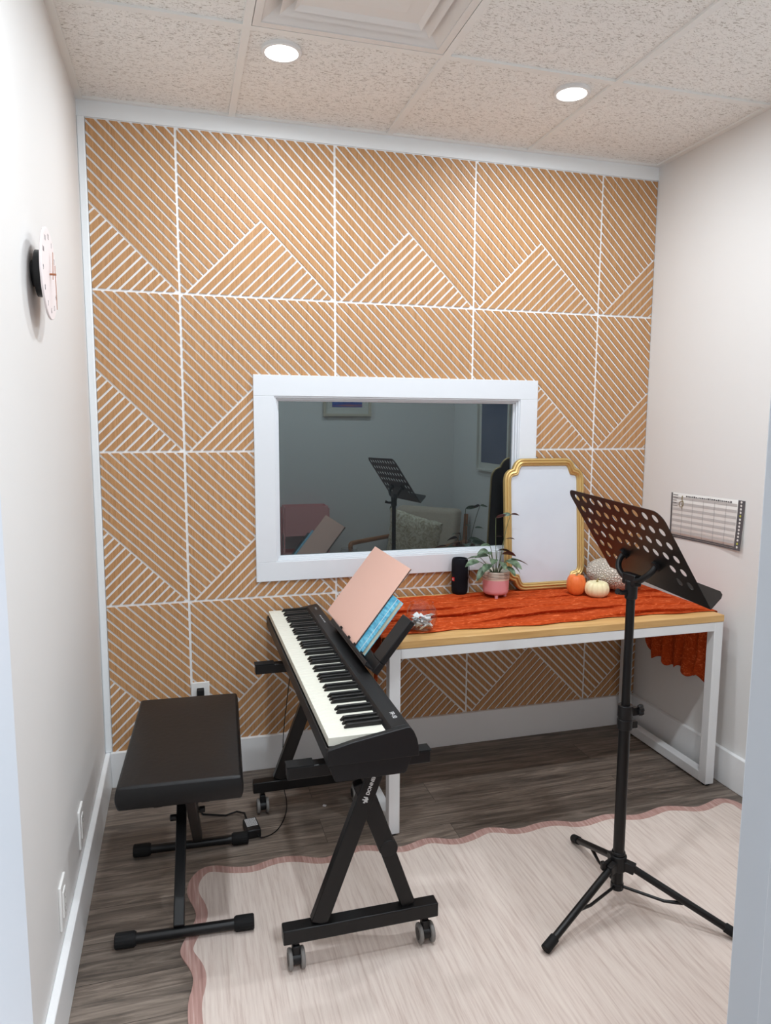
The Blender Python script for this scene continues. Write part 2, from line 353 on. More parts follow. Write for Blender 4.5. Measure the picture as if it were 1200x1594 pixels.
W = {}
def name_ok(n): return n
def mark(o, label=None, cat=None, group=None, kind=None):
    if label: o['label'] = label
    if cat: o['category'] = cat
    if group: o['group'] = group
    if kind: o['kind'] = kind
    return o
def thing(name, label, cat, loc=(0, 0, 0), rz=0.0, group=None):
    o = bpy.data.objects.new(name, None); COL.objects.link(o); o.empty_display_size = 0.05
    o.location = loc; o.rotation_euler = (0, 0, rz)
    W[o] = Matrix.Translation(loc) @ Matrix.Rotation(rz, 4, 'Z')
    return mark(o, label, cat, group)
def obj(name, mb, m, parent=None, local=False, smooth=True, bevel=0.0, seg=2, ang=35, sub=0, base=None, label=None):
    bm = mb.bm if isinstance(mb, MB) else mb
    mats = m if isinstance(m, (list, tuple)) else [m]
    tr = None
    if parent is not None:
        if not local: tr = W[parent].inverted()
    elif base is not None: tr = Matrix.Translation(base).inverted()
    if tr is not None: bmesh.ops.transform(bm, matrix=tr, verts=bm.verts)
    bmesh.ops.recalc_face_normals(bm, faces=bm.faces) if getattr(mb, 'fixn', True) else None
    me = bpy.data.meshes.new(name); bm.to_mesh(me); bm.free()
    for mm in mats: me.materials.append(M[mm])
    if smooth:
        me.polygons.foreach_set('use_smooth', [True] * len(me.polygons)); me.set_sharp_from_angle(angle=math.radians(ang))
    o = bpy.data.objects.new(name, me); COL.objects.link(o)
    if parent is not None: o.parent = parent; W[o] = W[parent]
    elif base is not None: o.location = base; W[o] = Matrix.Translation(base)
    else: W[o] = Matrix.Identity(4)
    if bevel:
        b = o.modifiers.new('bevel', 'BEVEL'); b.width = bevel; b.segments = seg; b.limit_method = 'ANGLE'; b.angle_limit = math.radians(40)
    if sub:
        b = o.modifiers.new('sub', 'SUBSURF'); b.levels = sub; b.render_levels = sub
    if label: o['label'] = label
    return o
def struct(name, mb, m, **k):
    o = obj(name, mb, m, **k); o['kind'] = 'structure'; return o

def filled(outer, holes, thick):
    """2-D outline with holes -> flat plate mesh of the given thickness, centred on z=0"""
    cu = bpy.data.curves.new('outline', 'CURVE'); cu.dimensions = '2D'; cu.fill_mode = 'BOTH'; cu.extrude = thick / 2
    for loop in [outer] + holes:
        sp = cu.splines.new('POLY'); sp.points.add(len(loop) - 1); sp.use_cyclic_u = True
        for p, (x, y) in zip(sp.points, loop): p.co = (x, y, 0, 1)
    o = bpy.data.objects.new('outline', cu); me = bpy.data.meshes.new_from_object(o); bpy.data.objects.remove(o); bpy.data.curves.remove(cu)
    return me
def text_mesh(body, size, extr=0.0004, align='CENTER', bold=0.0):
    cu = bpy.data.curves.new('lettering', 'FONT'); cu.body = body; cu.size = size; cu.extrude = extr; cu.align_x = align; cu.align_y = 'CENTER'; cu.resolution_u = 3; cu.offset = bold
    o = bpy.data.objects.new('lettering', cu); me = bpy.data.meshes.new_from_object(o); bpy.data.objects.remove(o); bpy.data.curves.remove(cu)
    return me
def basis(o, r, u):
    r = Vector(r).normalized(); u = Vector(u).normalized(); n = r.cross(u)
    m = Matrix((r, u, n)).transposed().to_4x4(); m.translation = o
    return m

# ------------------------------------------------------------------ the setting
XR = 2.399; YF = -2.38; WX0, WX1, WZ0, WZ1 = 0.600, 1.831, 0.798, 1.625     # window casing outer
OX0, OX1, OZ0, OZ1 = 0.682, 1.748, 0.877, 1.543                              # casing inner opening
DX0, DX1, DH = 0.2085, 0.807, 2.05
struct('floor', MB().box((-1.4, -4.4, -0.05), (3.2, 0.15, 0)), 'floor', smooth=False)
mb = MB()   # wall with window hole
for a, b in [((-0.12, WZ0), (OX0, 2.75)), ((OX1, WZ0), (XR + 0.12, 2.75)), ((OX0, OZ1), (OX1, 2.75)), ((OX0, WZ0), (OX1, OZ0)), ((-0.12, 0), (XR + 0.12, WZ0))]:
    mb.box((a[0], 0.005, a[1]), (b[0], 0.15, b[1]))
struct('wall_back', mb, 'wall_bright', smooth=False)
struct('wall_left', MB().box((-0.12, -2.5, 0), (0, 0.15, 2.75)), 'wall', smooth=False)
struct('wall_right', MB().box((XR, -2.5, 0), (XR + 0.12, 0.15, 2.75)), 'wall', smooth=False)
mb = MB().box((-0.12, YF, 0), (DX0 - 0.02, YF - 0.12, 2.75)).box((DX1 + 0.02, YF, 0), (XR + 0.12, YF - 0.12, 2.75)).box((DX0 - 0.02, YF, DH + 0.02), (DX1 + 0.02, YF - 0.12, 2.75))
struct('wall_front', mb, 'wall', smooth=False)
# hallway shell behind the doorway
mb = MB().box((-1.3, -4.4, 0), (-1.2, -2.5, 2.6)).box((2.9, -4.4, 0), (3.0, -2.5, 2.6)).box((-1.3, -4.4, 0), (3.0, -4.3, 2.6)).box((-1.3, -2.5, 0), (-0.12, -2.4, 2.6)).box((XR + .12, -2.5, 0), (3.0, -2.4, 2.6))
struct('wall_hallway', mb, 'wall', smooth=False)
struct('ceiling_hallway', MB().box((-1.4, -4.4, 2.6), (3.2, -2.5, 2.7)), 'wall', smooth=False)

# door frame: jambs, head and stops
mb = MB().box((DX0 - 0.02, YF + 0.001, 0), (DX0, YF - 0.121, DH))
struct('trim_1', mb, 'jamb', bevel=0.002)
mb = MB().box((DX1, YF + 0.001, 0), (DX1 + 0.02, YF - 0.121, DH)).box((DX1 - 0.011, YF - 0.045, 0), (DX1, YF - 0.085, DH))
struct('trim_2', mb, 'jamb', bevel=0.002)
struct('trim_3', MB().box((DX0 - 0.02, YF + 0.001, DH), (DX1 + 0.02, YF - 0.121, DH + 0.02)), 'jamb')

# ceiling tiles and grid
GX = 0.539; GY = 0.641; T = 0.61
mb = MB().box((-0.1, -2.45, CEIL + 0.008), (GX, 0.12, CEIL + 0.03)).box((GX + T, -2.45, CEIL + 0.008), (XR + 0.1, 0.1, CEIL + 0.03)).box((GX, -GY, CEIL + 0.008), (GX + T, 0.1, CEIL + 0.03)).box((GX, -2.45, CEIL + 0.008), (GX + T, -GY - T, CEIL + 0.03))
ceiling = struct('ceiling', mb, 'tile', smooth=False)
struct('ceiling_deck', MB().box((-0.12, -2.5, 2.72), (XR + .12, .15, 2.8)), 'wall', smooth=False)
mb = MB()
for i in range(3): mb.box((GX + i * T - 0.012, YF, CEIL), (GX + i * T + 0.012, 0, CEIL + 0.009))
for j in range(3): mb.box((0, -GY - j * T - 0.012, CEIL + 0.0004), (XR, -GY - j * T + 0.012, CEIL + 0.009))
mb.box((-0.02, YF - 0.02, CEIL + 0.0002), (0.024, 0.02, CEIL + 0.009)).box((XR - 0.024, YF - 0.02, CEIL + 0.0002), (XR + 0.02, 0.02, CEIL + 0.009)).box((-0.02, -0.02, CEIL + 0.0003), (XR + 0.02, 0.02, CEIL + 0.009)).box((-0.02, YF - 0.02, CEIL + 0.0003), (XR + 0.02, YF + 0.024, CEIL + 0.009))
obj('ceiling_grid', mb, 'grid', ceiling, smooth=False)

# baseboards
BH = 0.1446; BT = 0.02
struct('baseboard_back', MB().box((BT, -BT, 0), (XR - BT, 0.006, BH)), 'trim', bevel=0.002)
struct('baseboard_left', MB().box((0, YF, 0), (BT, 0.004, BH)), 'trim', bevel=0.003)
struct('baseboard_right', MB().box((XR - BT, YF, 0), (XR, 0.004, BH)), 'trim', bevel=0.003)
struct('baseboard_front', MB().box((DX1 + 0.02, YF, 0), (XR - BT, YF + BT, BH)).box((BT, YF, 0), (DX0 - 0.02, YF + BT, BH)), 'trim', bevel=0.003)
# painted strip above the panels and in the left corner
struct('trim_4', MB().box((0, -0.006, 2.5126), (XR, 0.006, CEIL)), 'wall_bright')
struct('trim_5', MB().box((0, -0.012, BH), (0.0265, 0.006, 2.5126)), 'wall_bright', bevel=0.004)

# observation window
win = struct('window_1', MB().box((WX0, -0.018, OZ1), (WX1, 0.006, WZ1)).box((WX0, -0.018, WZ0), (WX1, 0.006, OZ0)).box((WX0, -0.018, OZ0), (OX0, 0.006, OZ1)).box((OX1, -0.018, OZ0), (WX1, 0.006, OZ1)), 'casing', smooth=False, bevel=0.0015)
def ring(mb, x0, x1, z0, z1, w, y0, y1):
    mb.box((x0, y0, z1 - w), (x1, y1, z1)).box((x0, y0, z0), (x1, y1, z0 + w)).box((x0, y0, z0 + w), (x0 + w, y1, z1 - w)).box((x1 - w, y0, z0 + w), (x1, y1, z1 - w))
mb = MB(); ring(mb, OX0, OX1, OZ0, OZ1, 0.006, -0.013, 0.05); ring(mb, OX0 + .006, OX1 - .006, OZ0 + .006, OZ1 - .006, 0.007, -0.003, 0.05); ring(mb, OX0 + .013, OX1 - .013, OZ0 + .013, OZ1 - .013, 0.006, 0.010, 0.05)
obj('window_stop', mb, 'casing', win, bevel=0.001)
g_ = MB().box((OX0 + .008, 0.022, OZ0 + .008), (OX1 - .008, 0.028, OZ1 - .008))
obj('window_pane', g_, 'mirror_glass', win, smooth=False)

# ------------------------------------------------------------------ slatted wood panels
PX0, PW, PZ0, PH = 0.33499, 0.59551, 2.5126, 0.59344
XL, XE = 0.0275, 2.396
def clip(poly, n, c):
    """keep n.p <= c"""
    out = []
    for i in range(len(poly)):
        a, b = poly[i], poly[(i + 1) % len(poly)]
        da = n[0] * a[0] + n[1] * a[1] - c; db = n[0] * b[0] + n[1] * b[1] - c
        if da <= 0: out.append(a)
        if (da < 0 < db) or (db < 0 < da):
            t = da / (da - db); out.append((a[0] + (b[0] - a[0]) * t, a[1] + (b[1] - a[1]) * t))
    return out
def cut_window(poly):
    res = []
    e = 0.0
    a = clip(poly, (1, 0), WX0 - e); res.append(a)
    a = clip(poly, (-1, 0), -(WX1 + e)); res.append(a)
    m_ = clip(clip(poly, (-1, 0), -WX0), (1, 0), WX1)
    if m_:
        res.append(clip(m_, (0, -1), -(WZ1 + e))); res.append(clip(m_, (0, 1), WZ0 - e))
    return [r for r in res if len(r) > 2 and area(r) > 2e-6]
def area(p): return abs(sum(p[i][0] * p[(i + 1) % len(p)][1] - p[(i + 1) % len(p)][0] * p[i][1] for i in range(len(p)))) / 2
rows = ['top row', 'second row', 'third row', 'bottom row']
cols = ['against the left wall', 'second from the left wall', 'in the middle column', 'second from the right wall', 'against the right wall']
P_ = 1 / 15.0; G_ = 0.285 * P_; IN = 0.008
for j in range(4):
    for i in range(-1, 4):
        ox = PX0 + i * PW; oz = PZ0 - j * PH
        x0, x1 = max(ox, XL), min(ox + PW, XE); z1, z0 = oz, max(oz - PH, BH)
        lab = 'square wood slat wall panel, %s, %s' % (rows[j], cols[i + 1])
        pan = thing('wall_panel', lab, 'wall panel', ((x0 + x1) / 2, 0, z0), 0, 'slatted wood panels on the back wall')
        bk = MB()
        for r in cut_window([(x0, z0), (x1, z0), (x1, z1), (x0, z1)]): bk.prism([(p[0], 0.0049, p[1]) for p in r], (0, -0.006, 0))
        obj('backing', bk, 'groove', pan, smooth=False)
        sl = MB()
        def emit(poly):
            q = [(ox + u * PW, oz - v * PH) for u, v in poly]
            q = clip(clip(clip(clip(q, (-1, 0), -(x0 + (0.001 if i == -1 else 0))), (1, 0), x1), (0, -1), -z0), (0, 1), z1)
            if len(q) < 3: return
            for r in cut_window(q): sl.prism([(p[0], -0.0009, p[1]) for p in r], (0, -0.0045, 0))
        full = [(IN, IN), (1 - IN, IN), (1 - IN, 1 - IN), (IN, 1 - IN)]
        for k in range(-15, 15):
            lo, hi = k * P_ + G_ / 2, (k + 1) * P_ - G_ / 2       # band in a = u - v
            q = clip(clip(full, (-1, 1), -lo), (1, -1), hi)
            if k < 0: q = clip(q, (1, 1), 1.033 - G_ / 2)
            if len(q) > 2 and area(q) > 1e-5: emit(q)
        for k in range(0, 15):
            lo, hi = 1.033 + k * P_ + G_ / 2, 1.033 + (k + 1) * P_ - G_ / 2
            q = clip(clip(clip(full, (-1, -1), -lo), (1, 1), hi), (1, -1), -G_ / 2)
            if len(q) > 2 and area(q) > 1e-5: emit(q)
        obj('slat_face', sl, 'slat', pan, smooth=False)

# ------------------------------------------------------------------ ceiling fittings
lightlabels = ['round recessed ceiling light, left of the two over the window wall', 'round recessed ceiling light, right of the two over the window wall', 'round recessed ceiling light behind the air vent near the doorway, left', 'round recessed ceiling light nearer the armchair corner']
for (x, y), lb in zip(DOWNLIGHTS, lightlabels):
    t = thing('recessed_light', lb, 'ceiling light', (x, y, CEIL), 0, 'recessed ceiling lights')
    obj('trim_ring', MB().lathe([(0.051, 0.008), (0.062, 0.008), (0.062, -0.001), (0.059, -0.004), (0.051, -0.003), (0.051, 0.008)], 48), 'lamp_trim', t, local=True)
    obj('lens', MB().lathe([(0, -0.0025), (0.051, -0.0025), (0.051, 0.006), (0, 0.006)], 48), 'lamp_on', t, local=True)

cxv, cyv = GX + T / 2, -GY - T / 2
vent = thing('air_vent', 'square white ceiling air vent with stepped louvres', 'air vent', (cxv, cyv, CEIL))
def sq(mb, s0, z0, s1, z1, th=0.002):
    c = [(-1, -1), (1, -1), (1, 1), (-1, 1)]
    for k in range(4):
        a, b = c[k], c[(k + 1) % 4]
        v = [(a[0] * s0, a[1] * s0, z0), (b[0] * s0, b[1] * s0, z0), (b[0] * s1, b[1] * s1, z1), (a[0] * s1, a[1] * s1, z1)]
        mb.hexa([*v, *[(p[0], p[1], p[2] + th) for p in v]])
mb = MB(); sq(mb, 0.291, 0.001, 0.268, 0.001); sq(mb, 0.268, 0.001, 0.266, 0.01)
obj('vent_frame', mb, 'vent', vent, local=True, smooth=False)
mb = MB(); sq(mb, 0.262, 0.05, 0.30, 0.14)
obj('vent_throat', mb, 'vent', vent, local=True, smooth=False)
for s0, s1 in [(0.267, 0.195), (0.222, 0.150)]:
    mb = MB(); sq(mb, s0, 0.004, s1, 0.045); obj('louvre', mb, 'vent', vent, local=True, smooth=False)
mb = MB(); mb.box((-0.17, -0.17, 0.012), (0.17, 0.17, 0.016)); sq(mb, 0.185, 0.002, 0.17, 0.012); sq(mb, 0.12, 0.009, 0.08, 0.012)
obj('centre_plate', mb, 'vent', vent, local=True, smooth=False)

# ------------------------------------------------------------------ wall clock
ck = thing('wall_clock', 'round pale pink wall clock with copper hands on left wall', 'clock', (0, -1.0, 1.782))
def disc_x(mb, x0, x1, r, n=64): mb.cyl((x0, 0, 0), (x1, 0, 0), r, n=n)
CR_ = 0.104; CF = 0.037
mb = MB(); disc_x(mb, CF - 0.005, CF, CR_); obj('clock_face', mb, 'clock_face', ck, local=True, bevel=0.0015)
mb = MB(); disc_x(mb, 0.010, CF - 0.005, 0.053, 32); disc_x(mb, 0.0005, 0.011, 0.030, 32); obj('clock_body', mb, 'black_plastic', ck, local=True)
for h in range(1, 13):
    a = h * PI / 6; p = Vector((CF + 0.0004, 0.084 * math.sin(a), 0.084 * math.cos(a)))
    mb = MB(); mb.add_mesh(text_mesh(str(h), 0.017, 0.0002), basis(p, (0, 1, 0), (0, 0, 1))); obj('numeral', mb, 'numeral', ck, local=True, smooth=False)
mb = MB(); mb.beam((CF + 0.007, -0.002, -0.012), (CF + 0.007, 0.012, 0.052), 0.004, 0.001, (1, 0, 0)); obj('hour_hand', mb, 'copper', ck, local=True)
mb = MB(); mb.beam((CF + 0.012, 0.0, 0.020), (CF + 0.012, 0.004, -0.080), 0.003, 0.001, (1, 0, 0)); obj('minute_hand', mb, 'copper', ck, local=True)
mb = MB(); mb.cyl((CF, 0, 0), (CF + 0.014, 0, 0), 0.0025, n=12); obj('hand_pin', mb, 'copper', ck, local=True)

# ------------------------------------------------------------------ outlets
def outlet(label, loc, rz, decora, group=None):
    t = thing('wall_outlet', label, 'outlet', loc, rz, group)   # local: plate in the xz plane facing -y
    obj('cover_plate', MB().box((-0.036, -0.007, -0.058), (0.036, 0, 0.058)), 'outlet', t, local=True, bevel=0.002)
    if decora:
        obj('receptacle', MB().box((-0.017, -0.0095, -0.034), (0.017, -0.006, 0.034)), 'outlet', t, local=True, bevel=0.001)
        zs = (0.018, -0.018)
    else:
        for z in (0.02, -0.02): obj('receptacle', MB().cyl((0, -0.0095, z), (0, -0.006, z), 0.0165, n=24), 'outlet', t, local=True)
        zs = (0.02, -0.02)
    for z in zs:
        mb = MB()
        for x in (-0.0065, 0.0065): mb.box((x - 0.001, -0.0098, z), (x + 0.001, -0.0094, z + 0.009))
        mb.cyl((0, -0.0098, z - 0.007), (0, -0.0094, z - 0.007), 0.0025, n=10)
        obj('slots', mb, 'outlet_slot', t, local=True, smooth=False)
    return t
outlet('white wall outlet on the left wall, farther one beside the bench', (0, -0.727, 0.253), PI / 2, True)
outlet('white wall outlet on the left wall, nearer one towards the doorway', (0, -1.075, 0.249), PI / 2, True)
outlet('white wall outlet on the slatted wall behind the bench with black plug', (0.3685, -0.0055, 0.341), 0, False)

# ------------------------------------------------------------------ rug
rugpts = [(0.293, -1.209), (0.313, -1.134), (0.306, -1.085), (0.277, -1.024), (0.282, -0.985), (0.32, -0.902), (0.325, -0.854), (0.297, -0.771), (0.303, -0.705), (0.337, -0.65), (0.38, -0.637), (0.452, -0.671), (0.507, -0.68), (0.553, -0.661), (0.605, -0.652), (0.668, -0.666), (0.729, -0.699), (0.774, -0.691), (0.826, -0.666), (0.875, -0.658), (0.925, -0.676), (0.998, -0.708), (1.043, -0.697), (1.091, -0.68), (1.132, -0.684), (1.192, -0.716), (1.251, -0.705), (1.32, -0.674), (1.37, -0.684), (1.43, -0.718), (1.534, -0.694), (1.6, -0.701), (1.666, -0.736), (1.75, -0.717), (1.808, -0.711), (1.878, -0.745), (1.933, -0.745), (2.029, -0.717), (2.092, -0.735), (2.154, -0.763), (2.218, -0.746), (2.286, -0.723), (2.336, -0.764)]
right = [(2.335 + 0.017 * math.sin(k * 1.25), -0.83 - k * 0.055) for k in range(22)]
bottom = [(2.27 - k * 0.055, -2.05 + 0.02 * math.sin(k * 1.25)) for k in range(36)]
left = [(0.30 + 0.022 * math.sin(k * 1.3), -1.99 + k * 0.055) for k in range(13)]
rugpts = rugpts + right + bottom + left
def chaikin(p, n=2):
    for _ in range(n):
        q = []
        for i in range(len(p)):
            a, b = p[i], p[(i + 1) % len(p)]
            q += [(a[0] * .75 + b[0] * .25, a[1] * .75 + b[1] * .25), (a[0] * .25 + b[0] * .75, a[1] * .25 + b[1] * .75)]
        p = q
    return p
def inset(p, d):
    """offset a clockwise (in screen sense) loop inwards by d"""
    s = sum(p[i][0] * p[(i + 1) % len(p)][1] - p[(i + 1) % len(p)][0] * p[i][1] for i in range(len(p)))
    sg = 1 if s > 0 else -1; out = []; n = len(p)
    for i in range(n):
        a, b, c = p[i - 1], p[i], p[(i + 1) % n]
        t1 = Vector((b[0] - a[0], b[1] - a[1])).normalized(); t2 = Vector((c[0] - b[0], c[1] - b[1])).normalized()
        n1 = Vector((-t1.y, t1.x)) * sg; n2 = Vector((-t2.y, t2.x)) * sg
        m_ = (n1 + n2); l = max(0.35, (1 + n1.dot(n2)) ** 0.5 * (2 ** 0.5)) if m_.length > 1e-6 else 1
        m_.normalize(); k = d / max(0.5, m_.dot(n1)); out.append((b[0] + m_.x * k, b[1] + m_.y * k))
    return out
RO = chaikin(rugpts); RI = inset(RO, 0.034)
rug = thing('scalloped_rug', 'pale pink rug with wavy dusty rose border on the dark floor', 'rug', (1.3, -1.35, 0))
mb = MB(); mb.add_mesh(filled(RO, [], 0.004), Matrix.Translation((0, 0, 0.0021))); obj('rug_border', mb, 'rug_border', rug, smooth=False)
mb = MB(); mb.add_mesh(filled(RI, [], 0.0004), Matrix.Translation((0, 0, 0.0045))); obj('rug_field', mb, 'rug_field', rug, smooth=False)
RZ = 0.0048

# ------------------------------------------------------------------ desk
DZ = 0.703; FX0, FX1, FY0, FY1 = 0.980, 2.337, -0.637, -0.030
desk = thing('desk', 'white steel framed desk with light oak top under the window', 'desk', ((FX0 + FX1) / 2, (FY0 + FY1) / 2, 0))
obj('desktop', MB().box((FX0, FY0, DZ - 0.026), (FX1, FY1, DZ)), 'oak', desk, bevel=0.0015)
LW = 0.040; DB = DZ - 0.027
for x0 in (FX0, FX1 - LW):
    for y0 in (FY0 + 0.002, FY1 - LW - 0.002):
        obj('leg', MB().box((x0, y0, 0.008), (x0 + LW, y0 + LW, DB)), 'steel_white', desk, bevel=0.002)
        obj('foot_pad', MB().cyl((x0 + LW / 2, y0 + LW / 2, 0), (x0 + LW / 2, y0 + LW / 2, 0.008), 0.015, n=20), 'black_soft', desk)
    obj('foot_rail', MB().box((x0, FY0 + LW + 0.002, 0.008), (x0 + LW, FY1 - LW - 0.002, 0.048)), 'steel_white', desk, bevel=0.002)
    obj('side_rail', MB().box((x0, FY0 + LW + 0.002, DB - 0.03), (x0 + LW, FY1 - LW - 0.002, DB)), 'steel_white', desk, bevel=0.002)
for y0 in (FY0 + 0.002, FY1 - LW - 0.002):
    obj('apron', MB().box((FX0 + LW, y0, DB - 0.036), (FX1 - LW, y0 + LW, DB)), 'steel_white', desk, bevel=0.002)

# ------------------------------------------------------------------ gauze runner
def runner():
    mb = MB(); rnd = random.Random(3)
    top = DZ + 0.004; xl, xr = FX0 - 0.008, FX1 + 0.010
    Ll, Lt, Lr = 0.17, xr - xl, 0.33
    tot = Ll + Lt + Lr
    ph = [rnd.uniform(0, 6.3) for _ in range(14)]
    bases = [(1.462, -0.060, 0.045), (1.590, -0.150, 0.055), (1.124, -0.545, 0.045), (1.942, -0.205, 0.045), (2.008, -0.262, 0.055), (2.145, -0.165, 0.12)]
    def damp(x, y):
        k = 1.0
        for bx, by, br in bases: k *= 1 - math.exp(-max(0, (x - bx) ** 2 + (y - by) ** 2) ** 2 / br ** 4)
        if 1.64 < x < 2.08: k *= 1 - math.exp(-((y + 0.092) / 0.03) ** 4)
        return k
    def fn(u, v):
        s = u * tot
        ft = (v * 4.6 + 0.45 * math.sin(s * 2.6 + ph[0]) + 0.10 * math.sin(s * 12 + ph[8]) + 0.3) % 1.0
        fold = (ft / 0.09 if ft < 0.09 else (1 - (ft - 0.09) / 0.91) ** 1.2) * (0.62 + 0.38 * math.sin(s * 4 + ph[2] + v * 9))
        fine = 0.5 + 0.5 * math.sin(v * 90 + 3 * math.sin(s * 7 + ph[3]) + s * 9)
        front = -0.572 + 0.010 * math.sin(s * 9 + ph[4]) + 0.005 * math.sin(s * 31)
        back = -0.052 - 0.020 * (0.5 + 0.5 * math.sin(s * 5 + ph[5])) - 0.004 * math.sin(s * 27)
        if s < Ll:                       # hanging at the left end
            k = (Ll - s) / Ll
            y = (front + (back - front) * v) * 1.0; c = -0.36; y = c + (y - c) * (1 - 0.12 * k)
            edge = 0.85 + 0.15 * math.sin(v * 17 + 1)
            return (xl - 0.006 - 0.013 * (0.5 + 0.5 * math.sin(v * 34 + ph[6])) * k ** 0.6, y, top - 0.002 - (Ll - s) * edge)
        if s > Ll + Lt:
            k = (s - Ll - Lt) / Lr
            y = front + (back - front) * v; c = -0.27; y = c + (y - c) * (1 - 0.14 * k) + 0.012 * math.sin(v * 26) * k
            edge = 0.95 + 0.03 * math.sin(v * 23 + 2) + 0.015 * math.sin(v * 61) - 0.25 * max(0, v - 0.75) / 0.25
            return (xr + 0.003 + 0.026 * (0.5 + 0.5 * math.sin(v * 40 + ph[7] + k * 1.5)) * k ** 0.6, y, top - 0.002 - k * Lr * edge)
        e = min(1, (s - Ll) / 0.05, (Ll + Lt - s) / 0.05); ev = min(1, v / 0.05, (1 - v) / 0.05)
        k_ = max(0, e) * ev * damp(xl + (s - Ll), front + (back - front) * v)
        z = top + 0.003 * fine * max(0, e) * (0.25 + 0.75 * ev) + 0.016 * fold * k_
        return (xl + (s - Ll), front + (back - front) * v - 0.022 * fold * k_, z)
    mb.grid(fn, 320, 200)
    o = obj('table_runner', mb, 'gauze', ang=180)
    sol = o.modifiers.new('solid', 'SOLIDIFY'); sol.thickness = 0.0015; sol.offset = -1
    return mark(o, 'rust orange crinkled gauze runner draped along the desk', 'table runner')
runner()
RT = DZ + 0.0048      # where things sit on the cloth

# ------------------------------------------------------------------ gold framed board
def board():
    w, h = 0.388, 0.580
    def corner(sx, sy):
        # from the horizontal edge round to the vertical edge, for the corner at (sx*w/2, sy*h/2)
        cx_, cy_ = 0.094, 0.100; out = []
        def q(p0, p1, p2, n):
            for k in range(n + 1):
                t = k / n; yield tuple((1 - t) ** 2 * a + 2 * t * (1 - t) * b + t * t * c for a, b, c in zip(p0, p1, p2))
        pts = list(q((0, 0), (0.42, 0.0), (0.56, 0.44), 8)) + list(q((0.56, 0.44), (0.98, 0.50), (1, 1), 8))[1:]
        for u, v in pts: out.append((sx * (w / 2 - cx_ + u * cx_), sy * (h / 2 - v * cy_)))
        return out
    loop = corner(1, 1) + corner(1, -1)[::-1] + corner(-1, -1) + corner(-1, 1)[::-1]
    base = Vector((1.859, -0.088, RT + 0.002)); top = Vector((1.859, -0.040, RT + 0.573))
    up = (top - base).normalized(); right = Vector((1, 0, 0))
    nrm = right.cross(up).normalized()       # faces -y
    t = thing('framed_whiteboard', 'whiteboard in a scalloped gold frame leaning on the back wall', 'whiteboard', tuple(base))
    prof = [(0.0, -0.010), (0.0, 0.004), (0.002, 0.008), (0.006, 0.0105), (0.010, 0.0095), (0.0125, 0.007), (0.015, 0.0095), (0.019, 0.0125), (0.0235, 0.0095), (0.0255, 0.0065), (0.028, 0.008), (0.0305, 0.007), (0.033, 0.003), (0.034, -0.002), (0.034, -0.010)]
    mb = MB(); rings = []
    c = base + up * (h / 2)
    P = lambda p, z: c + right * p[0] + up * p[1] + nrm * z
    for d, z in prof:
        lp = inset(loop, d) if d > 0 else loop
        rings.append([mb.bm.verts.new(P(p, z)) for p in lp])
    n = len(loop)
    for A, B in zip(rings, rings[1:] + rings[:1]):
        for k in range(n): mb._f([A[k], A[(k + 1) % n], B[(k + 1) % n], B[k]])
    obj('frame', mb, 'gold', t, ang=50)
    li = inset(loop, 0.0335)
    mb = MB(); mb.add_mesh(filled(li, [], 0.003), basis(c + nrm * -0.003, right, up)); obj('board', mb, 'board', t, smooth=False)
    lb = inset(loop, 0.004)
    mb = MB(); mb.add_mesh(filled(lb, [], 0.0025), basis(c + nrm * -0.0115, right, up)); obj('back_panel', mb, 'dark_brown', t, smooth=False)
board()

# ------------------------------------------------------------------ speaker
sp = thing('portable_speaker', 'black cylindrical portable speaker standing by the potted plant', 'speaker', (1.462, -0.060, RT), -0.85)
obj('body', MB().lathe([(0, 0.002), (0.027, 0.0), (0.031, 0.004), (0.0345, 0.012), (0.0355, 0.03), (0.0355, 0.13), (0.0345, 0.148), (0.031, 0.156), (0.026, 0.156), (0.025, 0.150), (0, 0.150)], 40), 'mesh_black', sp, local=True)
obj('control_rib', MB().box((-0.008, 0.030, 0.015), (0.008, 0.040, 0.142)), 'black_soft', sp, local=True, bevel=0.003)
mb = MB()
for k in range(7):
    a0 = -PI / 2 - 0.62 + k * 0.058; a1 = a0 + 0.058
    mb.hexa([(0.0356 * math.cos(a0), 0.0356 * math.sin(a0), 0.060), (0.0356 * math.cos(a1), 0.0356 * math.sin(a1), 0.060), (0.0366 * math.cos(a1), 0.0366 * math.sin(a1), 0.060), (0.0366 * math.cos(a0), 0.0366 * math.sin(a0), 0.060),
             (0.0356 * math.cos(a0), 0.0356 * math.sin(a0), 0.076), (0.0356 * math.cos(a1), 0.0356 * math.sin(a1), 0.076), (0.0366 * math.cos(a1), 0.0366 * math.sin(a1), 0.076), (0.0366 * math.cos(a0), 0.0366 * math.sin(a0), 0.076)])
bdg = obj('badge', mb, 'red_logo', sp, local=True, smooth=False)
am = -PI / 2 - 0.42
obj('badge_lettering', MB().add_mesh(text_mesh('JBL', 0.0072, 0.0003), basis((0.0372 * math.cos(am), 0.0372 * math.sin(am), 0.068), (-math.sin(am), math.cos(am), 0), (0, 0, 1))), 'white_print', bdg, local=True, smooth=False)
obj('strap', MB().tube([(0.034, 0.0, 0.14), (0.044, -0.002, 0.125), (0.047, -0.004, 0.10), (0.043, -0.004, 0.075), (0.035, -0.002, 0.06)], 0.0015, 8), 'black_soft', sp, local=True)

